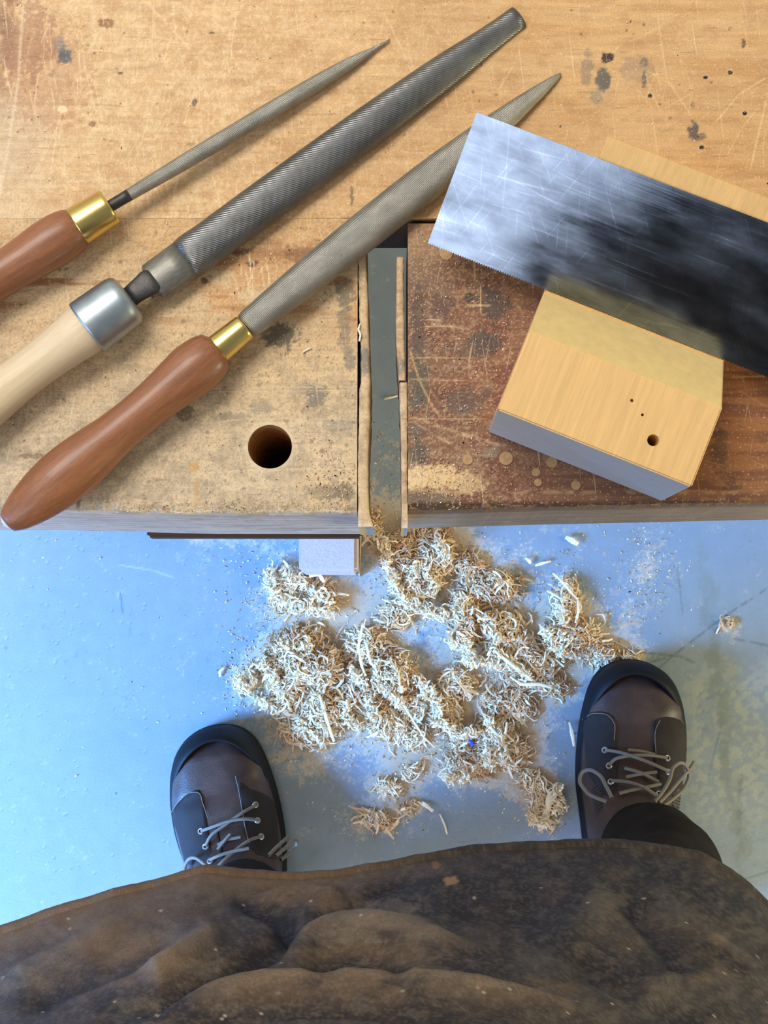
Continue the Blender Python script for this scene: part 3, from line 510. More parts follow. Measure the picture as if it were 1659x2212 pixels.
# ------------------------------------------------------------------ block with the V notch, and the saw lying in it
A = un(1075, 885, BZ + .06); u_ = np.array([.375, .927]); u_ /= np.linalg.norm(u_); v_ = np.array([u_[1], -u_[0]])
blk = empty('wooden_block', (A[0], A[1], BZ), math.atan2(v_[1], v_[0])); tag(blk, 'yellow spruce block with a V notch and one drilled hole, on the dark vise block', 'block')
WB = .0833
prof = [(0, 0), (0, .0600), (.0345, .0600), (.0632, .0200), (.1240, .0565), (.1240, 0)]     # (y along, z) seen from the side
def block():
    bm = bmesh.new(); N_ = 14; rows = []
    xs = [0, .0008] + list(np.linspace(.004, WB - .004, 12)) + [WB - .0008, WB]
    for x in xs:
        ch = max(0, x - (WB - .003)); rows.append([bm.verts.new((x, y, z)) for y, z in prof])
    for a, b in zip(rows, rows[1:]):
        for i in range(6): bm.faces.new((a[i], a[(i + 1) % 6], b[(i + 1) % 6], b[i]))
    for r, rev in ((rows[0], False), (rows[-1], True)):
        # two convex halves so the notch stays open
        f1 = [r[0], r[1], r[2], r[3], r[5]]; f2 = [r[3], r[4], r[5]]
        for f in (f1, f2): bm.faces.new(f[::-1] if not rev else f)
    bmesh.ops.recalc_face_normals(bm, faces=bm.faces[:])
    sh = [e for e in bm.edges if len(e.link_faces) == 2 and e.calc_face_angle(0) > .5]
    bmesh.ops.bevel(bm, geom=sh, offset=.0007, segments=2, affect='EDGES')
    me = bpy.data.meshes.new('body'); bm.to_mesh(me); bm.free()
    for m in (m_block, m_blockw, m_blockf): me.materials.append(m)
    for p in me.polygons:
        n = p.normal; c = p.center
        if n.z > .9: p.material_index = 0
        elif n.y < -.6: p.material_index = 2
        elif n.y > .3 and c.y < .07: p.material_index = 1
    o = bpy.data.objects.new('block_body', me); C.objects.link(o); o.parent = blk; return o
bo = block()
def disc(name, x, y, z, r, m, parent, dep=.0006, n=20):
    bm = bmesh.new(); bmesh.ops.create_cone(bm, cap_ends=True, segments=n, radius1=r, radius2=r, depth=dep)
    for v in bm.verts: v.co += Vector((x, y, z))
    me = bpy.data.meshes.new(name); bm.to_mesh(me); bm.free(); me.materials.append(m); o = bpy.data.objects.new(name, me); C.objects.link(o); o.parent = parent; return o
def blkloc(u, v, z):
    p = un(u, v, BZ + z); d = p[:2] - A[:2]; return d @ v_, d @ u_
# real drilled holes: boolean
cut = []
for (u0, v0, r, dpt) in ((1411, 951, .0024, .03), (1388, 896, .0006, .01), (1365, 865, .0007, .003)):
    x, y = blkloc(u0, v0, .06); bm = bmesh.new(); bmesh.ops.create_cone(bm, cap_ends=True, segments=24, radius1=r, radius2=r, depth=dpt * 2)
    for v in bm.verts: v.co += Vector((x, y, .06))
    me = bpy.data.meshes.new('c'); bm.to_mesh(me); bm.free(); me.materials.append(m_block); o = bpy.data.objects.new('c', me); C.objects.link(o); o.parent = blk; cut.append(o)
for o in cut:
    md = bo.modifiers.new('b', 'BOOLEAN'); md.operation = 'DIFFERENCE'; md.object = o; md.solver = 'EXACT'
bpy.context.view_layer.update(); dg = bpy.context.evaluated_depsgraph_get(); me2 = bpy.data.meshes.new_from_object(bo.evaluated_get(dg)); bo.modifiers.clear(); bo.data = me2
for o in cut: bpy.data.objects.remove(o)
# saw: local x along the blade, y from teeth to back, lying on the ramp
rise = math.atan2(.0365, .0608)
T0 = un(925, 522, BZ + .0214)         # tooth corner at the toe
d = T0[:2] - A[:2]; tx = d @ v_; 
saw = empty('hand_saw'); tag(saw, 'bare scratched saw blade with fine teeth, propped in the notch of the wooden block', 'saw')
Rz = Matrix.Rotation(math.atan2(v_[1], v_[0]), 4, 'Z'); Rx = Matrix.Rotation(rise, 4, 'X')
O = Matrix.Translation((A[0] + u_[0] * .0636, A[1] + u_[1] * .0636, BZ + .0206)) @ Rz @ Rx
saw.matrix_world = O
BWid = .0595; xa = tx; xb = .26
def saw_blade():
    pitch = .0011; V = []; Fs = []; xs = np.arange(xa, xb, pitch / 2); th = .00035
    e0 = [(x, (0.0 if k % 2 else .0007)) for k, x in enumerate(xs)]
    # toe edge is slightly skewed: the back corner sits a little further right
    n = len(xs); gx = [(x, y) for x, y in e0]; back = []
    for k, x in enumerate(xs): f = max(0, 1 - (x - xa) / .02); back.append((x + f * .0008, BWid + .0025 * (x - xa) / .3))
    for zz in (th, -th * 0 ):
        for r in range(9):
            t = r / 8
            for k in range(n): V.append((gx[k][0] * (1 - t) + back[k][0] * t, gx[k][1] * (1 - t) + back[k][1] * t, zz))
    m_ = 9 * n
    for r in range(8):
        for k in range(n - 1):
            a = r * n + k; Fs.append((a, a + 1, a + n + 1, a + n)); b = a + m_; Fs.append((b, b + n, b + n + 1, b + 1))
    for k in range(n - 1): Fs.append((k, k + m_, k + 1 + m_, k + 1)); a = 8 * n + k; Fs.append((a, a + 1, a + 1 + m_, a + m_))
    for r in range(8): a = r * n; Fs.append((a, a + n, a + n + m_, a + m_)); a = r * n + n - 1; Fs.append((a, a + m_, a + n + m_, a + n))
    return pymesh('saw_blade', V, Fs, m_saw, saw, smooth=False)
saw_blade()
st = []
for x, w, h in sm([(.255,.010,.007),(.262,.014,.010),(.30,.014,.0105),(.34,.012,.010),(.40,.013,.0105),(.43,.011,.009),(.436,.004,.004)], 30): st.append((x, [(y + .03, z) for y, z in sect_round(w, h, 20)]))
loft('saw_handle', st, m_beech, saw)
# ------------------------------------------------------------------ shavings
def strands(P0, ang, L, w, th, curl, lift, M_=9, jit=.25, pal=None, seed=1):
    """ribbons of wood: arrays over N strands -> vertices, quads, colours"""
    g = np.random.default_rng(seed); N = len(L); t = np.linspace(0, 1, M_)
    a = ang[:, None] + curl[:, None] * (t[None, :] - .5) + np.cumsum(g.normal(0, jit, (N, M_)), 1)
    ds = (L / (M_ - 1))[:, None]; dx = np.cos(a) * ds; dy = np.sin(a) * ds
    X = np.cumsum(dx, 1) - dx.mean(1, keepdims=True) * M_ / 2 + P0[:, 0:1]; Y = np.cumsum(dy, 1) - dy.mean(1, keepdims=True) * M_ / 2 + P0[:, 1:2]
    Z = P0[:, 2:3] + lift[:, None] * np.sin(np.pi * t)[None, :] + g.normal(0, .0006, (N, M_)); 
    tw = g.uniform(-1.1, 1.1, (N, 1)) + g.uniform(-1.2, 1.2, (N, 1)) * t[None, :]
    wd_ = w[:, None] * (0.55 + 0.45 * np.sin(np.pi * np.clip(t * .9 + .05, 0, 1)))[None, :] * g.uniform(.75, 1.25, (N, M_)) / 2
    sx = -np.sin(a) * np.cos(tw); sy = np.cos(a) * np.cos(tw); sz = np.sin(tw); nx = np.sin(a) * np.sin(tw); ny = -np.cos(a) * np.sin(tw); nz = np.cos(tw)
    hh = th[:, None] / 2; V = np.empty((N, M_, 4, 3))
    for k, (p, q) in enumerate(((1, 1), (1, -1), (-1, -1), (-1, 1))):
        V[:, :, k, 0] = X + p * wd_ * sx + q * hh * nx; V[:, :, k, 1] = Y + p * wd_ * sy + q * hh * ny; V[:, :, k, 2] = np.maximum(Z + p * wd_ * sz + q * hh * nz, P0[:, 3:4] + .0001)
    base = (np.arange(N) * M_ * 4)[:, None, None]; j = (np.arange(M_ - 1) * 4)[None, :, None]; k = np.arange(4)[None, None, :]
    Q = np.stack([base + j + k, base + j + (k + 1) % 4, base + j + 4 + (k + 1) % 4, base + j + 4 + k], -1).reshape(-1, 4)
    b0 = (np.arange(N) * M_ * 4)[:, None]; b1 = b0 + (M_ - 1) * 4
    Q = np.vstack([Q, np.hstack([b0 + 3, b0 + 2, b0 + 1, b0]), np.hstack([b1, b1 + 1, b1 + 2, b1 + 3])])
    pal = np.array(pal if pal is not None else [(252, 234, 204), (246, 220, 182), (236, 204, 162), (214, 174, 130), (254, 240, 218), (228, 190, 148)], float)
    c = pal[g.integers(0, len(pal), N)] + g.normal(0, 5, (N, 1)); col = np.repeat(c, M_ * 4, 0)
    return V.reshape(-1, 3), Q, col
RIDGES = {1: [[(590,1228),(585,1262),(602,1292),(650,1308),(712,1322)], [(612,1232),(640,1250),(664,1268)], [(675,1278),(712,1296)]],
 2: [[(832,1165),(836,1210),(856,1268),(880,1300),(925,1322),(960,1330)], [(880,1222),(918,1228),(936,1255),(930,1280)], [(944,1160),(952,1190),(964,1215)], [(985,1316),(1000,1350),(1008,1400),(1022,1440)], [(968,1372),(990,1395)], [(1030,1330),(1064,1352),(1074,1385)], [(1062,1402),(1110,1440),(1144,1466)], [(1044,1430),(1075,1436)]],
 3: [[(1180,1358),(1196,1392),(1226,1420)], [(1196,1372),(1240,1390)], [(1208,1300),(1214,1345)]],
 4: [[(600,1400),(640,1388),(672,1398)], [(562,1430),(590,1460),(612,1500),(622,1530)], [(512,1462),(530,1490),(545,1460)], [(664,1402),(662,1450),(690,1476),(712,1468)], [(820,1430),(812,1470),(846,1500),(868,1516)], [(832,1426),(858,1450),(868,1486)], [(756,1448),(790,1486)], [(690,1490),(684,1530),(706,1590)], [(752,1510),(748,1552),(778,1570)], [(796,1500),(812,1560)], [(640,1560),(690,1590)], [(560,1515),(600,1530)]],
 5: [[(936,1492),(950,1540),(940,1560)], [(952,1558),(990,1588),(1030,1580)], [(1048,1552),(1078,1592),(1086,1640)], [(960,1680),(1010,1680)], [(1060,1620),(1055,1650)], [(905,1465),(925,1500)]],
 6: [[(1140,1765),(1185,1780)], [(1200,1700),(1206,1760)]]}
def heap(name, idx, label, seed, extra=1.0):
    Vs, Qs, Cs = [], [], []; off = 0; g = np.random.default_rng(seed)
    for i in idx:
        cx, cy, rx, ry, rot, h, n = HEAPS[i]; n = int(n * 3.0 * extra)
        r = np.sqrt(g.uniform(0, 1, n)) * (.95 + .30 * g.normal(size=n) * (g.random(n) < .2)); th_ = g.uniform(0, 2 * np.pi, n)
        du = r * rx * np.cos(th_); dv = r * ry * np.sin(th_); c_, s_ = math.cos(rot), math.sin(rot)
        uu = cx + du * c_ - dv * s_; vv = cy + du * s_ + dv * c_
        G = np.array([un(a, b, 0) for a, b in zip(uu, vv)]); top = h * .001 * np.clip(1 - r ** 2 * .8, .05, 1) * g.uniform(.0, 1, n) ** .6
        P0 = np.stack([G[:, 0], G[:, 1], top + .0006, np.zeros(n)], 1); big = g.random(n) < .10; crumb = g.random(n) < .45
        L = np.where(big, g.uniform(.014, .028, n), np.where(crumb, g.uniform(.002, .005, n), g.uniform(.005, .013, n))); fib = g.random(n) < .4; w = np.where(big, g.uniform(.0014, .0030, n), np.where(fib, g.uniform(.0004, .0009, n), g.uniform(.0009, .0028, n)))
        loc = fbm(uu / 34., vv / 34., 77)           # cream tufts here, tan splinters there
        V, Q, col = strands(P0, g.uniform(0, 2 * np.pi, n), L, w, np.full(n, .0005), g.normal(0, .9, n), g.uniform(0, .003, n), 7, .30, seed=seed * 100 + i)
        shade = np.repeat(loc, 7 * 4); m = sst(.45, .62, shade)[:, None] * .5
        col = col * (1 - m) + np.array([246, 228, 198.]) * m
        m = sst(.5, .36, shade)[:, None] * .65; col = col * (1 - m) + np.array([194, 152, 112.]) * m
        Vs.append(V); Qs.append(Q + off); Cs.append(col); off += len(V)
    for pts in RIDGES.get(seed, []):
        p_ = np.array(pts, float); d = np.r_[0, np.cumsum(np.hypot(*np.diff(p_, axis=0).T))]; n = int(d[-1] * 1.5); t = g.uniform(0, d[-1], n)
        uu = np.interp(t, d, p_[:, 0]) + g.normal(0, 6, n); vv = np.interp(t, d, p_[:, 1]) + g.normal(0, 6, n); G = np.array([un(a, b, 0.008) for a, b in zip(uu, vv)])
        k = np.clip(np.searchsorted(d, t) - 1, 0, len(p_) - 2); dv = p_[k + 1] - p_[k]; an = np.arctan2(-dv[:, 1], dv[:, 0]) + g.normal(0, 1.0, n)
        V, Q, col = strands(np.stack([G[:, 0], G[:, 1], g.uniform(.006, .017, n), np.zeros(n)], 1), an, g.uniform(.004, .013, n), g.uniform(.0008, .0030, n), np.full(n, .0006), g.normal(0, .8, n), g.uniform(0, .003, n), 7, .3, pal=[(248, 234, 208), (244, 224, 192), (236, 212, 176)], seed=seed * 77 + len(Vs))
        Vs.append(V); Qs.append(Q + off); Cs.append(col); off += len(V)
    V = np.vstack(Vs); u, v = proj(V)
    foot = (V[:, 0] > pl0[0] - .001) & (V[:, 0] < pr0[0] + .001) & (V[:, 1] > pl0[1] - .001)
    V[foot, 1] = np.minimum(V[foot, 1], pl0[1] - .001)
    o = quadmesh(name, V, np.vstack(Qs), m_shav, np.vstack(Cs), smooth=False); tag(o, label, 'shavings', kind='stuff'); return o
heap('shavings_heap', range(0, 3), 'small fluffy heap of pale shavings in front of the bench foot', 1)
heap('shavings_heap', [3, 4, 5, 6, 7, 8, 9, 10, 11, 12, 30, 46, 47], 'long drift of pale curled shavings running down from the bench gap', 2)
heap('shavings_heap', [13, 14, 15, 16, 50], 'heap of shavings just beyond the toe of the right boot', 3)
heap('shavings_heap', list(range(17, 30)), 'largest heap of shavings, right of the left boot toe', 4)
heap('shavings_heap', [31, 32, 33, 34, 35, 36, 37, 38, 45, 48], 'scattered lower drift of shavings between the largest heap and the right boot', 5)
heap('shavings_heap', [39, 40], 'small pile of pale splinters left of the right boot laces', 6)
heap('shavings_heap', [41, 42, 43, 44], 'little brown crumbs of shavings nearest the apron hem', 7)
heap('shavings_heap', [49], 'few stray crumbs on the grey floor right of the shavings', 8)
def grains(name, uv, z, size, label, seed, under=0, cat='sawdust', pal=((244, 228, 200), (226, 198, 160), (206, 170, 128))):
    g = np.random.default_rng(seed); n = len(uv); G = np.array([un(a, b, z) for a, b in uv]); s = g.uniform(*size, n)
    V, Q, col = strands(np.stack([G[:, 0], G[:, 1], np.full(n, z + .0002), np.full(n, z)], 1), g.uniform(0, 6.28, n), s * g.uniform(1.0, 2.4, n), s, s * .5, g.normal(0, 1, n), np.zeros(n), 3, .3, pal=pal, seed=seed)
    o = quadmesh(name, V, Q, m_shav, col, smooth=False); tag(o, label, cat, kind='stuff'); return o
uv = []
g_ = np.random.default_rng(3)
for cx, cy, rx, ry, rot, h, n in HEAPS:
    k = int(40 + n * .9); uv += list(zip(g_.normal(cx, rx * 1.15, k), g_.normal(cy, ry * 1.15, k)))
uv += list(zip(g_.uniform(480, 1500, 700), g_.uniform(1150, 1800, 1500))) + list(zip(g_.normal(560, 90, 260), g_.normal(1250, 90, 260))) + list(zip(g_.normal(1390, 40, 260), g_.normal(1230, 60, 260))) + list(zip(g_.uniform(0, 480, 40), g_.uniform(1160, 1800, 40)))
uv += list(zip(g_.uniform(800, 870, 60), g_.uniform(900, 1140, 60)))
uv = [(a, b) for a, b in uv if not (640 < a < 776 and 1050 < b < 1240) and b > 880 and not (1245 < a < 1500 and b > 1415) and not (360 < a < 605 and b > 1555)]
grains('floor_sawdust', uv, 0.0, (.0004, .0014), 'fine sawdust grains strewn over the painted floor', 11)
uvb = list(zip(g_.uniform(0, 770, 700), g_.uniform(480, 1100, 700))) + list(zip(g_.normal(720, 40, 350), g_.normal(1040, 40, 350))) + list(zip(g_.uniform(885, 1100, 650), g_.uniform(500, 1080, 650))) + list(zip(g_.normal(950, 60, 320), g_.normal(1030, 30, 320))) + list(zip(g_.uniform(0, 1659, 260), g_.uniform(0, 460, 260))) + list(zip(g_.uniform(250, 780, 420), g_.normal(1100, 8, 420)))
uvb = [(a, b) for a, b in uvb if np.hypot(a - 583, b - 965) > 54 and b < 1108 and (a < 766 or a > 888 or b < 465)]
def on_tool(a, b):
    for (x0, y0, x1, y1, w) in ((0, 581, 250, 440, 66), (168, 489, 842, 80, 26), (-20, 850, 300, 630, 74), (280, 640, 1122, 30, 60), (0, 1140, 470, 754, 74), (470, 754, 1213, 154, 52)):
        t = max(0, min(1, ((a - x0) * (x1 - x0) + (b - y0) * (y1 - y0)) / ((x1 - x0) ** 2 + (y1 - y0) ** 2)))
        if math.hypot(a - x0 - t * (x1 - x0), b - y0 - t * (y1 - y0)) < w: return True
    return False
def in_block(a, b): x, y = blkloc(a, b, 0); return -.004 < x < WB + .004 and -.004 < y < .13
uvb = [p for p in uvb if not on_tool(*p) and not in_block(*p)]
grains('bench_sawdust', uvb, BZ + .0002, (.0002, .00048), 'fine pale sawdust grains lying on the bench top', 12)
# single shavings one can point to
def ribbon(name, pts, w, z, label, cat='wood shaving', th=.0006, col=(246, 232, 204), m=None, group=None):
    P = [un(a, b, z) for a, b in pts]; P = np.array(P); d = np.r_[0, np.cumsum(np.linalg.norm(np.diff(P, axis=0), axis=1))]; n = max(6, int(len(pts) * 4)); t = np.linspace(0, d[-1], n)
    Q_ = np.stack([np.interp(t, d, P[:, k]) for k in range(2)], 1); T = np.gradient(Q_, axis=0); T /= np.linalg.norm(T, axis=1)[:, None]; Nn = np.stack([-T[:, 1], T[:, 0]], 1)
    ww = w * .5 * (.55 + .45 * np.sin(np.pi * np.linspace(.1, .9, n))) * rng.uniform(.8, 1.2, n); zz = z + .0006 + .0022 * np.sin(np.pi * np.linspace(0, 1, n)) * (z < .5)
    O_ = np.array([Q_[n // 2, 0], Q_[n // 2, 1], z]); V = []
    for i in range(n):
        for a, b in ((1, 1), (.4, 1.6), (-.4, 1.6), (-1, 1), (-1, -1), (1, -1)): V.append((Q_[i, 0] + a * ww[i] * Nn[i, 0], Q_[i, 1] + a * ww[i] * Nn[i, 1], zz[i] + b * th * .5))
    V = np.array(V) - O_; Fs = [[j * 6 + i, j * 6 + (i + 1) % 6, (j + 1) * 6 + (i + 1) % 6, (j + 1) * 6 + i] for j in range(n - 1) for i in range(6)]
    Fs += [[3, 2, 1, 0], [0, 5, 4, 3], [(n - 1) * 6 + k for k in (0, 1, 2, 3)], [(n - 1) * 6 + k for k in (3, 4, 5, 0)]]
    c = np.tile(np.array(col, float), (len(V), 1)) + rng.normal(0, 6, (len(V), 1)); o = quadmesh(name, V, np.array(Fs), m or m_shav, c, smooth=True); o.location = O_
    tag(o, label, cat, group); return o
SH = [
 ([(1194,1238),(1212,1255),(1240,1288),(1248,1294)], .0028, .012, 'long straight pale shaving sticking out of the top of the heap beyond the right boot'),
 ([(1248,1292),(1249,1320),(1243,1346)], .0028, .011, 'pale shaving bent downward from the long straight one beyond the right boot'),
 ([(1182,1276),(1212,1294),(1216,1320),(1214,1345)], .0026, .010, 'hooked pale shaving at the left of the heap beyond the right boot'),
 ([(784,1345),(774,1400),(782,1440),(790,1460)], .0030, .016, 'long pale shaving standing up from the top of the largest heap'),
 ([(790,1385),(800,1430),(812,1445)], .0030, .016, 'short pale shaving beside the long one atop the largest heap'),
 ([(1066,1404),(1105,1436),(1140,1462),(1150,1470)], .0040, .016, 'thick cream shaving slanting down the middle of the long drift'),
 ([(1102,1462),(1125,1478),(1165,1478),(1196,1486)], .0034, .012, 'thin cream shaving curling right at the end of the long drift'),
 ([(1046,1546),(1062,1575),(1086,1600),(1092,1620),(1105,1645)], .0034, .013, 'bent pale shaving in the lower drift above the blue chip'),
 ([(1095,1560),(1092,1580),(1086,1598)], .0030, .013, 'short branch of pale shaving meeting the bent one in the lower drift'),
 ([(855,1490),(870,1520),(895,1560),(915,1592),(940,1615)], .0022, .010, 'thin splinter trailing right from the foot of the largest heap'),
 ([(690,1500),(702,1540),(716,1585),(722,1602)], .0034, .018, 'pale shaving hanging down the front of the largest heap'),
 ([(1190,1708),(1184,1740),(1172,1788)], .0072, .010, 'broad flat pale splinter on the small pile left of the right boot'),
 ([(1178,1700),(1200,1745),(1192,1760)], .0022, .008, 'thin splinter crossing under the broad flat one'),
 ([(1134,1760),(1160,1770),(1180,1776)], .0022, .006, 'pale splinter lying flat at the left of the small pile'),
 ([(1230,1560),(1235,1580),(1240,1612)], .0040, .003, 'lone pale splinter close to the left side of the right boot'),
 ([(912,1732),(928,1745),(936,1752)], .0040, .002, 'short cream splinter near the apron hem'),
 ([(950,1758),(960,1780),(966,1802)], .0022, .002, 'narrow pointed splinter nearest the apron hem'),
 ([(1222,1160),(1236,1168),(1249,1176)], .0064, .003, 'chunky white chip on the floor below the saw block'),
 ([(1156,1222),(1174,1216),(1190,1212)], .0028, .002, 'flat straw-coloured sliver above the heap beyond the right boot'),
 ([(1135,1205),(1143,1212),(1146,1218)], .0036, .002, 'small cream chip left of the flat sliver'),
 ([(476,1462),(476,1450),(488,1440)], .0034, .001, 'lone curved chip on the blue floor above the left boot'),
 ([(668,1245),(690,1240),(700,1258)], .0040, .014, 'curled white shaving against the front of the bench foot'),
 ([(725,1282),(745,1284),(754,1286)], .0026, .006, 'straight pale shaving pointing right from the heap at the bench foot'),
 ([(830,862),(845,860),(860,855)], .0022, .0005, 'brown splinter on the floor seen through the bench gap'),
]
for pts, w, z, lab in SH: ribbon('wood_shaving', pts, w, z, lab)
ribbon('wood_shaving', [(654,762),(662,756),(672,752)], .0008, BZ + .0003, 'tiny cream curl on the bench top right of the brass ferrule', th=.0003)
ribbon('wood_shaving', [(778,700),(774,712),(779,724),(776,738)], .0010, BZ + .0006, 'frayed pale fibres caught in the crack beside the bench gap', th=.0003)
ribbon('plastic_chip', [(1013,1596),(1019,1604),(1021,1612)], .0042, .010, 'small blue plastic chip among the lower drift of shavings', 'plastic chip', m=m_chip)
# ------------------------------------------------------------------ person
person = empty('person', (0.05, -0.25, 0)); PO = np.array([0.05, -0.25, 0.0])
tag(person, 'person in a dusty suede apron and dark trousers standing in laced brown leather boots', 'person')
def body():
    pts = [(.02,-.315,.93),(.02,-.32,1.05),(.02,-.315,1.20),(.02,-.30,1.36),(-.06,-.315,.86),(-.11,-.312,.50),(-.135,-.30,.10),(.11,-.315,.86),(.19,-.305,.50),(.24,-.25,.10),(-.13,-.29,1.40),(.17,-.29,1.40),(-.06,-.32,.70),(.14,-.31,.70)]
    ed = [(0,1),(1,2),(2,3),(0,4),(4,12),(12,5),(5,6),(0,7),(7,13),(13,8),(8,9),(3,10),(3,11)]
    rad = [.10,.10,.12,.11,.085,.058,.030,.085,.058,.030,.06,.06,.07,.07]
    me = bpy.data.meshes.new('body'); me.from_pydata([tuple(np.array(p) - PO) for p in pts], ed, []); o = bpy.data.objects.new('body', me); C.objects.link(o); o.parent = person
    md = o.modifiers.new('s', 'SKIN'); s = o.modifiers.new('u', 'SUBSURF'); s.levels = 2; s.render_levels = 2
    for k, r in enumerate(rad): me.skin_vertices[0].data[k].radius = (r, r)
    me.skin_vertices[0].data[0].use_root = True
    bpy.context.view_layer.update(); dg = bpy.context.evaluated_depsgraph_get(); m2 = bpy.data.meshes.new_from_object(o.evaluated_get(dg)); o.modifiers.clear(); o.data = m2
    m2.materials.clear(); m2.materials.append(m_trou); m2.polygons.foreach_set('use_smooth', [True] * len(m2.polygons)); return o
body()
# --- boots
def boot(toe, ankle, side, label):
    T = un(toe[0], toe[1], .02); T[2] = 0; Ak = un(ankle[0], ankle[1], .12); ax = Ak[:2] - T[:2]; ax /= np.linalg.norm(ax); lt = np.array([ax[1], -ax[0]])   # lt: towards picture left when walking back
    rt = empty('boot', (T[0] - PO[0], T[1] - PO[1], 0)); rt.parent = person; rt['label'] = label
    s_ = np.array([0, .004, .012, .025, .045, .07, .10, .13, .16, .20, .24, .275, .292, .30]); w_ = np.array([0, .021, .034, .044, .051, .0555, .057, .0545, .0485, .0415, .040, .036, .025, 0])
    b_ = side * np.array([0, 0, .001, .002, .003, .003, .002, 0, -.001, -.002, -.002, -.002, -.002, -.002])
    hs = np.array([0, .01, .03, .06, .09, .12, .15, .18, .21, .30]); hh = np.array([.018, .036, .047, .053, .060, .072, .092, .115, .130, .130])
    from_ = np.arcsin(np.sqrt(np.clip(s_ / .30, 0, 1))); gq = np.linspace(0, math.pi / 2, 200); wq = np.interp(gq, from_, w_); kk = np.hanning(19); kk /= kk.sum(); wq = np.convolve(np.r_[-wq[9:0:-1], wq, -wq[-2:-11:-1]], kk, 'valid')
    W_ = lambda s: np.interp(np.arcsin(np.sqrt(np.clip(s / .30, 0, 1))), gq, wq); H_ = lambda s: np.interp(s, hs, hh); B_ = lambda s: np.interp(s, s_, b_)
    def pt(s, lat, z): return (T[0] + ax[0] * s + lt[0] * lat, T[1] + ax[1] * s + lt[1] * lat, z)
    def outline(inset, z, n=96, s0=0, s1=.30):
        out = []
        for i in range(n):
            a = 2 * math.pi * i / n; s = .15 - .15 * math.cos(a); sg = math.copysign(1, math.sin(a)) if abs(math.sin(a)) > 1e-9 else 0
            w = W_(s) * sg; cx = .15; f = 1 - inset / .055
            out.append(pt(cx + (s - cx) * (1 - inset / .15), B_(s) + w * f, z))
        return out
    n = 96
    def ring(name, layers, m, cap=True):
        V = []; 
        for ins, z in layers: V += outline(ins, z) if not callable(z) else [pt_ for pt_ in outline_z(ins, z)]
        Fs = [(j * n + i, j * n + (i + 1) % n, (j + 1) * n + (i + 1) % n, (j + 1) * n + i) for j in range(len(layers) - 1) for i in range(n)]
        if cap: Fs += [tuple(range(n))[::-1], tuple((len(layers) - 1) * n + i for i in range(n))]
        V = np.array(V) - np.array([T[0], T[1], 0]); return pymesh(name, V, Fs, m, rt)
    def outline_z(ins, zf):
        out = []
        for i in range(n):
            a = 2 * math.pi * i / n; s = .15 - .15 * math.cos(a); k = math.exp(-(s / .042) ** 2); I = ins[0] + (ins[1] - ins[0]) * k
            sg = math.copysign(1, math.sin(a)) if abs(math.sin(a)) > 1e-9 else 0
            out.append(pt(.15 + (s - .15) * (1 - I / .15), B_(s) + W_(s) * sg * (1 - I / .055), zf(k)))
        return out
    ring('sole', [(.003, .0005), (.0005, .003), (0, .010), (.0008, .017), (.006, .019)], m_rub)
    # toe guard: higher and deeper in front, a low foxing along the sides
    ring('toe_guard', [((.0015, .0012), lambda k: .016), ((.0012, .0012), lambda k: .020 + .006 * k), ((.0016, .004), lambda k: .023 + .013 * k), ((.0030, .009), lambda k: .026 + .0185 * k), ((.0042, .0135), lambda k: .0268 + .0235 * k), ((.0052, .0150), lambda k: .0262 + .0237 * k), ((.0062, .0152), lambda k: .022 + .020 * k)], m_rub, cap=False)
    # upper
    ss = np.r_[np.linspace(.0025, .03, 16), np.linspace(.034, .19, 44)]; na = 33; V = []
    for s in ss:
        w = max(W_(s) - .0035, .001); h = H_(s) - .018
        for i in range(na):
            th = math.pi * i / (na - 1); c = math.cos(th); sn = math.sin(th)
            V.append(pt(s, B_(s) + math.copysign(abs(c) ** .75, c) * w, .016 + h * sn ** .72))
    V = np.array(V)
    # soft creases over the toe box
    du = V - np.array([T[0], T[1], 0]); sl = du[:, 0] * ax[0] + du[:, 1] * ax[1]; ll = du[:, 0] * lt[0] + du[:, 1] * lt[1]
    V[:, 2] += -.0022 * np.exp(-((sl - .066 - .15 * ll) / .006) ** 2) * (V[:, 2] > .03) + .0012 * np.exp(-((sl - .085 + .1 * ll) / .01) ** 2) * (V[:, 2] > .03) + .0010 * (fbm(sl * 60, ll * 60, 5) - .5)
    Fs = [(j * na + i, (j + 1) * na + i, (j + 1) * na + i + 1, j * na + i + 1) for j in range(len(ss) - 1) for i in range(na - 1)]
    tip = len(V); V = np.vstack([V, [pt(.001, 0, .02)]]); Fs += [(i + 1, tip, i) for i in range(na - 1)]
    Fs = [f[::-1] for f in Fs]
    up = pymesh('upper', V - np.array([T[0], T[1], 0]), Fs, m_up, rt)
    # heel quarter and shaft behind the instep
    lay = []
    for k in range(9):
        z = .016 + k * .0143; V2 = []
        for i in range(28):
            a = 2 * math.pi * i / 28; f = k / 8; s = .232 + math.cos(a) * (.062 - .010 * f); l = math.sin(a) * (.0415 + .003 * f); V2.append(pt(s, l + B_(s), z))
        lay.append(V2)
    V2 = np.array([p for r in lay for p in r]); F2 = [(j * 28 + i, j * 28 + (i + 1) % 28, (j + 1) * 28 + (i + 1) % 28, (j + 1) * 28 + i) for j in range(8) for i in range(28)] 
    pymesh('heel_quarter', V2 - np.array([T[0], T[1], 0]), F2, m_up, rt)
    bv = BVHTree.FromPolygons([Vector(v) for v in V], Fs)
    def pick(u, v, off=.0):
        d = Vector(ray(u, v)).normalized(); h = bv.ray_cast(Vector(CAM), d)
        if h[0] is None:
            p = Vector(un(u, v, .03)); q_ = bv.find_nearest(p); nn = q_[1]; nn = nn if nn.dot(d) < 0 else -nn; return np.array(q_[0] + nn * off)
        nn = h[1] if h[1].dot(d) < 0 else -h[1]; return np.array(h[0] + nn * off)
    O_ = np.array([T[0], T[1], 0])
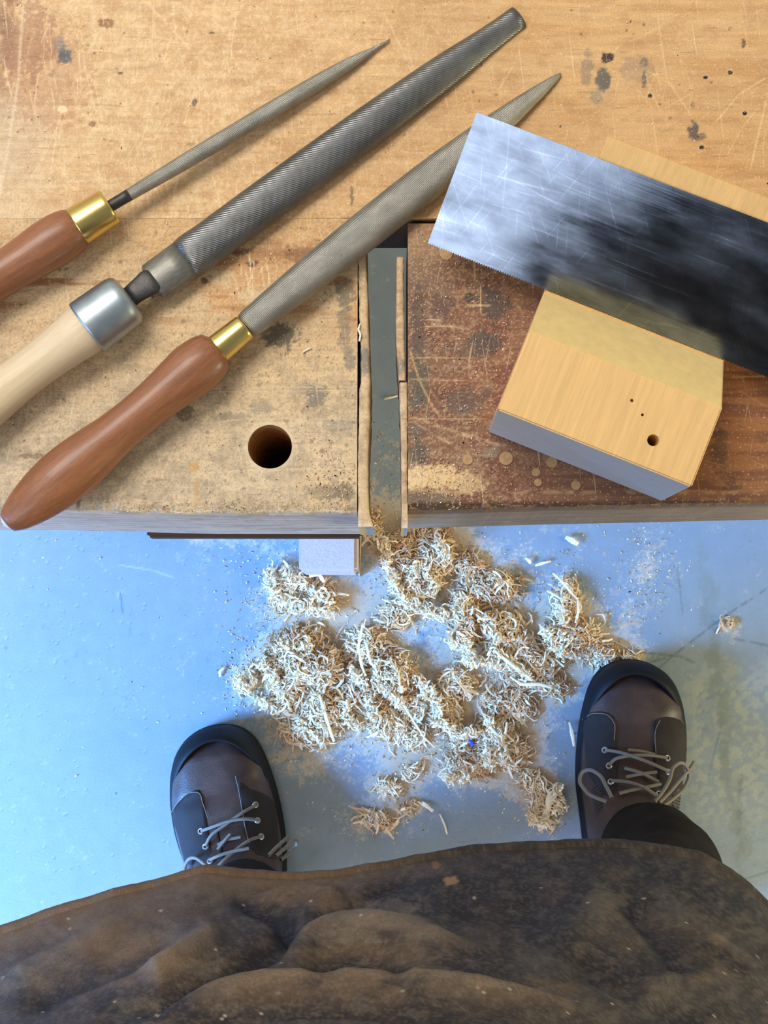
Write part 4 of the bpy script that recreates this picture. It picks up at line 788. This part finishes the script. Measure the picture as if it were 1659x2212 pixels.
    def patch(name, A_, B2, m, th=.0016, cols=10, rows=24, label=None):
        """leather piece between two traced edges, laid on the upper"""
        def rs(P, n): P = np.array(P, float); d = np.r_[0, np.cumsum(np.hypot(*np.diff(P, axis=0).T))]; t = np.linspace(0, d[-1], n); return np.stack([np.interp(t, d, P[:, 0]), np.interp(t, d, P[:, 1])], 1)
        a = rs(A_, rows); b = rs(B2, rows); V = []
        for j in range(rows):
            for i in range(cols):
                t = i / (cols - 1); e = min(i, cols - 1 - i, j, rows - 1 - j); q_ = a[j] * (1 - t) + b[j] * t; V.append(pick(q_[0], q_[1], th * (1 if e > 0 else .1)) - O_)
        return quadmesh(name, np.array(V), gridfaces(cols, rows), m, None, rt)
    def cord(name, pts, r, m=m_lace, offs=None, par=None, n=None, label=None):
        P = []
        for k, p in enumerate(pts):
            P.append(np.array(p) if len(p) == 3 and p[2] > 3 else pick(p[0], p[1], r + (p[2] if len(p) > 2 else .0)))
        P = np.array(P); d = np.r_[0, np.cumsum(np.linalg.norm(np.diff(P, axis=0), axis=1))]; n = n or max(8, int(d[-1] / .002)); 
        q_ = sm([(d[k], *P[k]) for k in range(len(P))], n)[:, 1:]; Tn = np.gradient(q_, axis=0); Tn /= np.linalg.norm(Tn, axis=1)[:, None] + 1e-9; V = []
        for i in range(n):
            a = np.cross(Tn[i], [0, 0, 1.]); a /= np.linalg.norm(a) + 1e-9; b = np.cross(a, Tn[i])
            for k in range(8): V.append(q_[i] + r * (math.cos(k * math.pi / 4) * a + .8 * math.sin(k * math.pi / 4) * b) - O_)
        Q = [[j * 8 + i, j * 8 + (i + 1) % 8, (j + 1) * 8 + (i + 1) % 8, (j + 1) * 8 + i] for j in range(n - 1) for i in range(8)]
        return quadmesh(name, np.array(V), np.array(Q), m, None, par or rt)
    def eyelet(u, v):
        p = pick(u, v, .0018); q_ = bv.find_nearest(Vector(p)); nn = q_[1]; nn = nn if nn.z > 0 else -nn
        bm = bmesh.new(); R1, R2 = .0034, .0017
        for i in range(14): 
            a = 2 * math.pi * i / 14
            for rr, zz in ((R1, 0), (R1 * .8, .0009), (R2, .0007), (R2, -.001)): bm.verts.new((rr * math.cos(a), rr * math.sin(a), zz))
        bm.verts.ensure_lookup_table()
        for i in range(14):
            for k in range(3): bm.faces.new([bm.verts[i * 4 + k], bm.verts[((i + 1) % 14) * 4 + k], bm.verts[((i + 1) % 14) * 4 + k + 1], bm.verts[i * 4 + k + 1]])
        me = bpy.data.meshes.new('eyelet'); me.materials.append(m_eye); me.materials.append(m_blk)
        f = bm.faces.new([bm.verts[i * 4 + 3] for i in range(14)]); f.material_index = 1
        bmesh.ops.recalc_face_normals(bm, faces=bm.faces[:]); bm.to_mesh(me); bm.free(); o = bpy.data.objects.new('eyelet', me); C.objects.link(o); o.parent = rt
        o.location = Vector(p - O_); o.rotation_euler = nn.to_track_quat('Z', 'Y').to_euler()
    return rt, pick, patch, cord, eyelet
# left boot
rt, pick, patch, cord, eyelet = boot((462, 1566), (490, 1945), 1, 'boot on the left, lit blue by the daylight')
patch('eyestay_panel', [(376,1772),(372,1750),(384,1735),(400,1718),(414,1710),(424,1706),(431,1706)], [(400,1868),(416,1868),(428,1864),(444,1858),(458,1840),(452,1800),(437,1716)], m_pan)
patch('eyestay_panel', [(596,1745),(590,1730),(580,1720),(560,1710),(540,1704),(522,1690),(512,1684)], [(606,1850),(596,1858),(585,1856),(570,1850),(552,1846),(540,1830),(528,1790)], m_pan, th=.0010)
patch('tongue', [(470,1790),(500,1786),(528,1782)], [(468,1880),(510,1872),(545,1862)], m_up, th=.0006)
patch('tongue_slot_shade', [(462,1776),(466,1790),(470,1820),(478,1870)], [(468,1786),(474,1800),(480,1825),(492,1860)], m_blk, th=.0012, cols=4)  # black patch painting the shade in the tongue opening
for e in ((435,1796),(445,1829),(455,1861),(551,1739),(555,1773),(563,1808)): eyelet(*e)
cord('stitch', [(508,1676,.001),(516,1710,.001),(523,1750,.001),(530,1790,.001),(538,1822,.001)], .0004, m_stitch)
cord('stitch', [(374,1756,.002),(392,1728,.002),(414,1712,.002),(430,1712,.002),(440,1738,.002),(450,1768,.002)], .0004, m_stitch)
for L_ in ([(437,1797,.002),(462,1790,.006),(500,1777,.008),(535,1772,.006),(555,1774,.002)], [(447,1829,.002),(456,1813,.005),(490,1784,.006),(525,1757,.006),(551,1740,.002)],
           [(455,1861,.002),(478,1855,.006),(510,1848,.008),(536,1842,.008)], [(563,1808,.002),(540,1820,.006),(510,1846,.007),(480,1874,.007),(466,1890,.006)], [(472,1828,.003),(490,1818,.004),(520,1811,.004)], [(472,1838,.003),(488,1820,.006),(500,1806,.006)]):
    cord('lace', L_, .0017)
def w3(u, v, z): p = un(u, v, z); return p
def free_cord(cord, pts, r, rt): # loop that stands free of the upper: heights given
    P = np.array([un(a, b, z) for a, b, z in pts]); d = np.r_[0, np.cumsum(np.linalg.norm(np.diff(P, axis=0), axis=1))]; n = max(14, int(d[-1] / .002)); q_ = sm([(d[k], *P[k]) for k in range(len(P))], n)[:, 1:]
    Tn = np.gradient(q_, axis=0); Tn /= np.linalg.norm(Tn, axis=1)[:, None] + 1e-9; V = []; O_ = np.array(rt.location) + np.array(person.location)
    for i in range(n):
        a = np.cross(Tn[i], [0, 0, 1.]); a /= np.linalg.norm(a) + 1e-9; b = np.cross(a, Tn[i])
        for k in range(8): V.append(q_[i] + r * (math.cos(k * math.pi / 4) * a + math.sin(k * math.pi / 4) * b) - O_)
    Q = [[j * 8 + i, j * 8 + (i + 1) % 8, (j + 1) * 8 + (i + 1) % 8, (j + 1) * 8 + i] for j in range(n - 1) for i in range(8)]
    return quadmesh('lace_loop', np.array(V), np.array(Q), m_lace, None, rt)
free_cord(cord, [(452,1876,.10),(436,1862,.095),(420,1853,.085),(406,1858,.075),(399,1874,.07),(400,1892,.07)], .0018, rt)
free_cord(cord, [(580,1848,.10),(600,1828,.09),(622,1808,.075)], .0018, rt)
free_cord(cord, [(595,1850,.10),(612,1835,.085),(640,1816,.07),(642,1824,.065),(625,1842,.07),(606,1858,.09)], .0018, rt)
# right boot
rt, pick, patch, cord, eyelet = boot((1367, 1424), (1396, 1822), -1, 'boot on the right, in browner light')
patch('eyestay_panel', [(1258,1552),(1264,1542),(1280,1538),(1298,1536),(1314,1540),(1326,1548),(1331,1560)], [(1268,1668),(1282,1690),(1300,1716),(1318,1722),(1334,1712),(1334,1680),(1332,1620)], m_pan)
patch('eyestay_panel', [(1411,1568),(1416,1554),(1426,1550),(1440,1548),(1456,1550),(1470,1556),(1478,1566)], [(1412,1640),(1424,1700),(1436,1716),(1450,1724),(1470,1722),(1484,1700),(1488,1650)], m_pan)
patch('tongue', [(1336,1626),(1370,1624),(1410,1626)], [(1330,1724),(1376,1730),(1422,1722)], m_up, th=.0004)
for e in ((1307,1621),(1316,1655),(1320,1690),(1440,1638),(1441,1668),(1422,1716)): eyelet(*e)
cord('stitch', [(1262,1556,.002),(1290,1542,.002),(1314,1546,.002),(1326,1560,.002),(1327,1600,.002)], .0004, m_stitch)
cord('stitch', [(1415,1630,.002),(1416,1575,.002),(1424,1556,.002)], .0004, m_stitch)
for L_ in ([(1309,1622,.002),(1335,1628,.006),(1368,1641,.008),(1405,1655,.007),(1440,1668,.002)], [(1317,1655,.002),(1328,1645,.005),(1350,1638,.006),(1390,1635,.006),(1438,1638,.002)], [(1355,1622,.003),(1385,1625,.003),(1412,1632,.002)],
           [(1322,1690,.002),(1350,1696,.006),(1385,1709,.007),(1414,1722,.003)], [(1338,1718,.003),(1370,1711,.004),(1400,1707,.006),(1424,1698,.003)], [(1352,1682,.003),(1380,1676,.004),(1416,1670,.003)], [(1348,1662,.003),(1380,1672,.004),(1420,1694,.003)]):
    cord('lace', L_, .0017)
free_cord(cord, [(1312,1732,.12),(1290,1724,.11),(1265,1708,.09),(1252,1685,.08),(1258,1668,.075),(1272,1663,.08),(1292,1672,.09),(1310,1700,.11),(1322,1724,.12)], .0018, rt)
free_cord(cord, [(1414,1732,.125),(1430,1712,.12),(1446,1685,.11),(1456,1656,.10),(1468,1648,.095),(1482,1656,.085),(1488,1676,.08),(1480,1698,.085),(1458,1722,.10),(1434,1740,.115)], .0018, rt)
free_cord(cord, [(1424,1734,.125),(1446,1712,.115),(1466,1688,.10),(1478,1674,.095),(1488,1664,.08),(1499,1646,.07)], .0018, rt)
# ribbed elastic gusset beside the ankle
for k in range(9):
    cord('gusset_rib', [(1278 + k, 1706 + k * 7, .0004), (1290 + k * .6, 1697 + k * 7, .0004), (1302, 1690 + k * 7, .0004)], .0006, m_gus)
    cord('gusset_rib', [(1452, 1712 + k * 7, .0004), (1464, 1716 + k * 7, .0004), (1476 - k * .5, 1722 + k * 7, .0004)], .0006, m_gus)
# trouser legs: cuff rests on the instep, legs rise behind the apron
def leg(st, seed):
    q_ = sm([(s[2], *s) for s in st], 60)[:, 1:]; n = 48; V = []
    for j, (x, y, z, rx, ry) in enumerate(q_):
        for i in range(n):
            a = 2 * math.pi * i / n; f = 1 + .05 * (fbm(np.array([a * 1.3 + seed]), np.array([z * 26.]), seed)[0] - .5) * 2 + .02 * math.sin(z * 90 + 3 * math.cos(a))
            V.append((x + rx * f * math.cos(a), y + ry * f * math.sin(a), z + (.012 * math.sin(a) if j == 0 else .012 * math.sin(a) * max(0, 1 - j / 8))))
    V = np.array(V) - PO; Q = [[j * n + i, j * n + (i + 1) % n, (j + 1) * n + (i + 1) % n, (j + 1) * n + i] for j in range(59) for i in range(n)]
    o = quadmesh('trouser_leg', V, np.array(Q), m_trou, None, person); md = o.modifiers.new('t', 'SOLIDIFY'); md.thickness = .002; return o
leg([(-.140,-.262,.115,.045,.050),(-.136,-.268,.20,.052,.058),(-.128,-.276,.34,.06,.066),(-.115,-.282,.50,.07,.074),(-.09,-.30,.70,.085,.085),(-.055,-.31,.86,.10,.09)], 3)
leg([(.243,-.208,.118,.046,.050),(.240,-.218,.20,.055,.058),(.210,-.236,.34,.061,.066),(.172,-.260,.50,.070,.076),(.13,-.29,.70,.09,.085),(.11,-.30,.86,.10,.09)], 5)
# --- apron
def apron():
    hem = [(-180,2060),(0,2012),(100,1975),(250,1930),(360,1905),(440,1880),(520,1888),(640,1896),(760,1885),(900,1858),(1020,1835),(1200,1825),(1330,1822),(1450,1838),(1515,1850),(1600,1900),(1659,1955),(1760,2040)]
    HZ = .55; hp_ = np.array([un(a, b, HZ) for a, b in hem]); xs = np.linspace(hp_[0][0], hp_[-1][0], 420); yh = np.interp(xs, hp_[:, 0], hp_[:, 1])
    k = np.hanning(9); k /= k.sum(); yh = np.convolve(np.pad(yh, 4, 'edge'), k, 'valid')
    zs = np.r_[np.linspace(.545, .60, 40), np.linspace(.6015, .95, 330), np.linspace(.955, 1.28, 40)]
    X, Z = np.meshgrid(xs, zs); f = np.clip((Z - HZ) / .40, 0, 1)
    yb = -.150 - 1.3 * X ** 2 - 9 * X ** 4                      # rounded belly line higher up
    Y = (1 - f) * np.interp(X, xs, yh) + f * yb + .004 * np.sin(np.pi * f)
    up = np.clip((Z - .95) / .33, 0, 1); Y = Y - .05 * up ** 2
    w = 1 - .18 * f; X = X * w
    V = np.stack([X.ravel(), Y.ravel(), Z.ravel()], 1); u, v = proj(V)
    d = np.zeros(len(u))
    def fold(pts, wd, dep):      # a crease (negative) or roll (positive) along a traced line
        nonlocal d
        best = np.full(len(u), 1e9); tt = np.zeros(len(u)); n = len(pts) - 1
        for i, ((x0, y0), (x1, y1)) in enumerate(zip(pts, pts[1:])):
            L2 = (x1 - x0) ** 2 + (y1 - y0) ** 2; t = np.clip(((u - x0) * (x1 - x0) + (v - y0) * (y1 - y0)) / L2, 0, 1)
            q_ = np.hypot(u - x0 - t * (x1 - x0), v - y0 - t * (y1 - y0)); k_ = q_ < best; best[k_] = q_[k_]; tt[k_] = ((i + t) / n)[k_]
        e = np.clip(np.minimum(tt, 1 - tt) * 5 + .15, 0, 1); d += dep * e * np.exp(-(best / wd) ** 2)
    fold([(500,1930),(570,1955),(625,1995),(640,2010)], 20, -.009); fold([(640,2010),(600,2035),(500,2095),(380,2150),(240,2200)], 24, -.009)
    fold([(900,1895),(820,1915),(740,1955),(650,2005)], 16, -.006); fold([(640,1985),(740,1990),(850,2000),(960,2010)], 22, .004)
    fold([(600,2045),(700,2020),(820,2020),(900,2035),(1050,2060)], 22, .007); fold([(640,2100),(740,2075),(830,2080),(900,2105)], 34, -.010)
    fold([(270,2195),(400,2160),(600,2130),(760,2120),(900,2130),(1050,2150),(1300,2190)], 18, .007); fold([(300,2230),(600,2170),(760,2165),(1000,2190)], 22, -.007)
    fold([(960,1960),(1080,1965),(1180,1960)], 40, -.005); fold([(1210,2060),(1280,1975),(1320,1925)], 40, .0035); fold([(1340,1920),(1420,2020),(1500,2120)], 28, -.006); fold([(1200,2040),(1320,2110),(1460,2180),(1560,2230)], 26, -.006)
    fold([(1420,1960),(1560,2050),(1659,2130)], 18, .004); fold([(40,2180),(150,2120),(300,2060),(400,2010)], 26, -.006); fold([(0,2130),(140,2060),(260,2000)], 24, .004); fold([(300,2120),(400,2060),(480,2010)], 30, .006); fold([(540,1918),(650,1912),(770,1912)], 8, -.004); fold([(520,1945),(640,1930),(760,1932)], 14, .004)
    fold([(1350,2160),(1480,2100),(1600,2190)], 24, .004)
    Wd = 0.0014 * (fbm(u / 60., v / 40., 91, 4) - .5) * 2
    V[:, 1] += (1.5 * d + Wd) * .8; V[:, 2] += (1.5 * d + Wd) * .2
    def colour(V, d):
        u, v = proj(V); P = Paint(u, v, (50, 45, 44))
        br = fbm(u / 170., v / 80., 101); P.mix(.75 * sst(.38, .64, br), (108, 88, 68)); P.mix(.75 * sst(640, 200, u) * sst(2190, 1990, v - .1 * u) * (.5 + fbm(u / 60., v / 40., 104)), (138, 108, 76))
        P.mix(.65 * sst(.001, .008, d), (148, 126, 100)); P.mix(.7 * sst(-.001, -.008, d), (30, 30, 38))  # dust on the rolls, then shade painted dark into the creases
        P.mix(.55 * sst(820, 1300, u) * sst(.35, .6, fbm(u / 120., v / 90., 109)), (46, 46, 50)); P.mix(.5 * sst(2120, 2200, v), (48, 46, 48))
        hy = np.interp(u, [p[0] for p in hem], [p[1] for p in hem]); dd = v - hy
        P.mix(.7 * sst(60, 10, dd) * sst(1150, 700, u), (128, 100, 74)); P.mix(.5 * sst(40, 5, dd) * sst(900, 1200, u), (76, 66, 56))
        P.mix(.28 * sst(.5, .7, fbm(u / 26., v / 16., 105)), (132, 116, 98)); P.mix(.35 * sst(.48, .72, fbm(u / 4., v / 4., 106, 3)), (128, 114, 98))
        for b in ((690,1945,90,24,(140,110,84),.45),(850,1960,60,18,(136,118,98),.4),(975,1903,14,10,(176,132,92),.8),(940,1868,10,10,(160,104,72),.7),(740,2020,90,22,(130,118,102),.4),(1300,1950,50,40,(120,106,90),.4),(1160,2080,60,40,(104,96,86),.35),(1450,1970,60,30,(112,100,86),.35),(430,2090,60,20,(128,114,96),.4),(1470,2150,80,40,(100,90,78),.3),(300,2170,60,16,(122,108,90),.4)): P.blob(*b[:4], b[4], b[5], .8)
        r_ = random.Random(5)
        for k in range(40): P.blob(r_.uniform(0, 1659), r_.uniform(1900, 2212), r_.uniform(1.5, 3.5), r_.uniform(1.5, 3.5), (206, 190, 164), .8, .4)
        return P.c
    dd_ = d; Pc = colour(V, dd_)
    # hem seam, one groove a finger's width above the edge
    Vw = V.copy(); V = V - PO; Q = gridfaces(len(xs), len(zs))
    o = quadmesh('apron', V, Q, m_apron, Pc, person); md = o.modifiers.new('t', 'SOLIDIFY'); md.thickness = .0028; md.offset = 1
    # stitched hem turned up on the outside
    i0 = 10; R_ = [0, 2, 6, 9]; A0 = V.reshape(len(zs), len(xs), 3)
    rows = [A0[j] + np.array([0, o_, 0]) for j, o_ in ((0, -.002), (0, .0026), (2, .0032), (6, .0033), (9, .0028), (10, -.001))]
    hv = np.concatenate(rows); hc = colour(hv + PO, np.full(len(hv), .001)); quadmesh('hem', hv, gridfaces(len(xs), 6), m_apron, hc * .96, o)
    return o
apron()
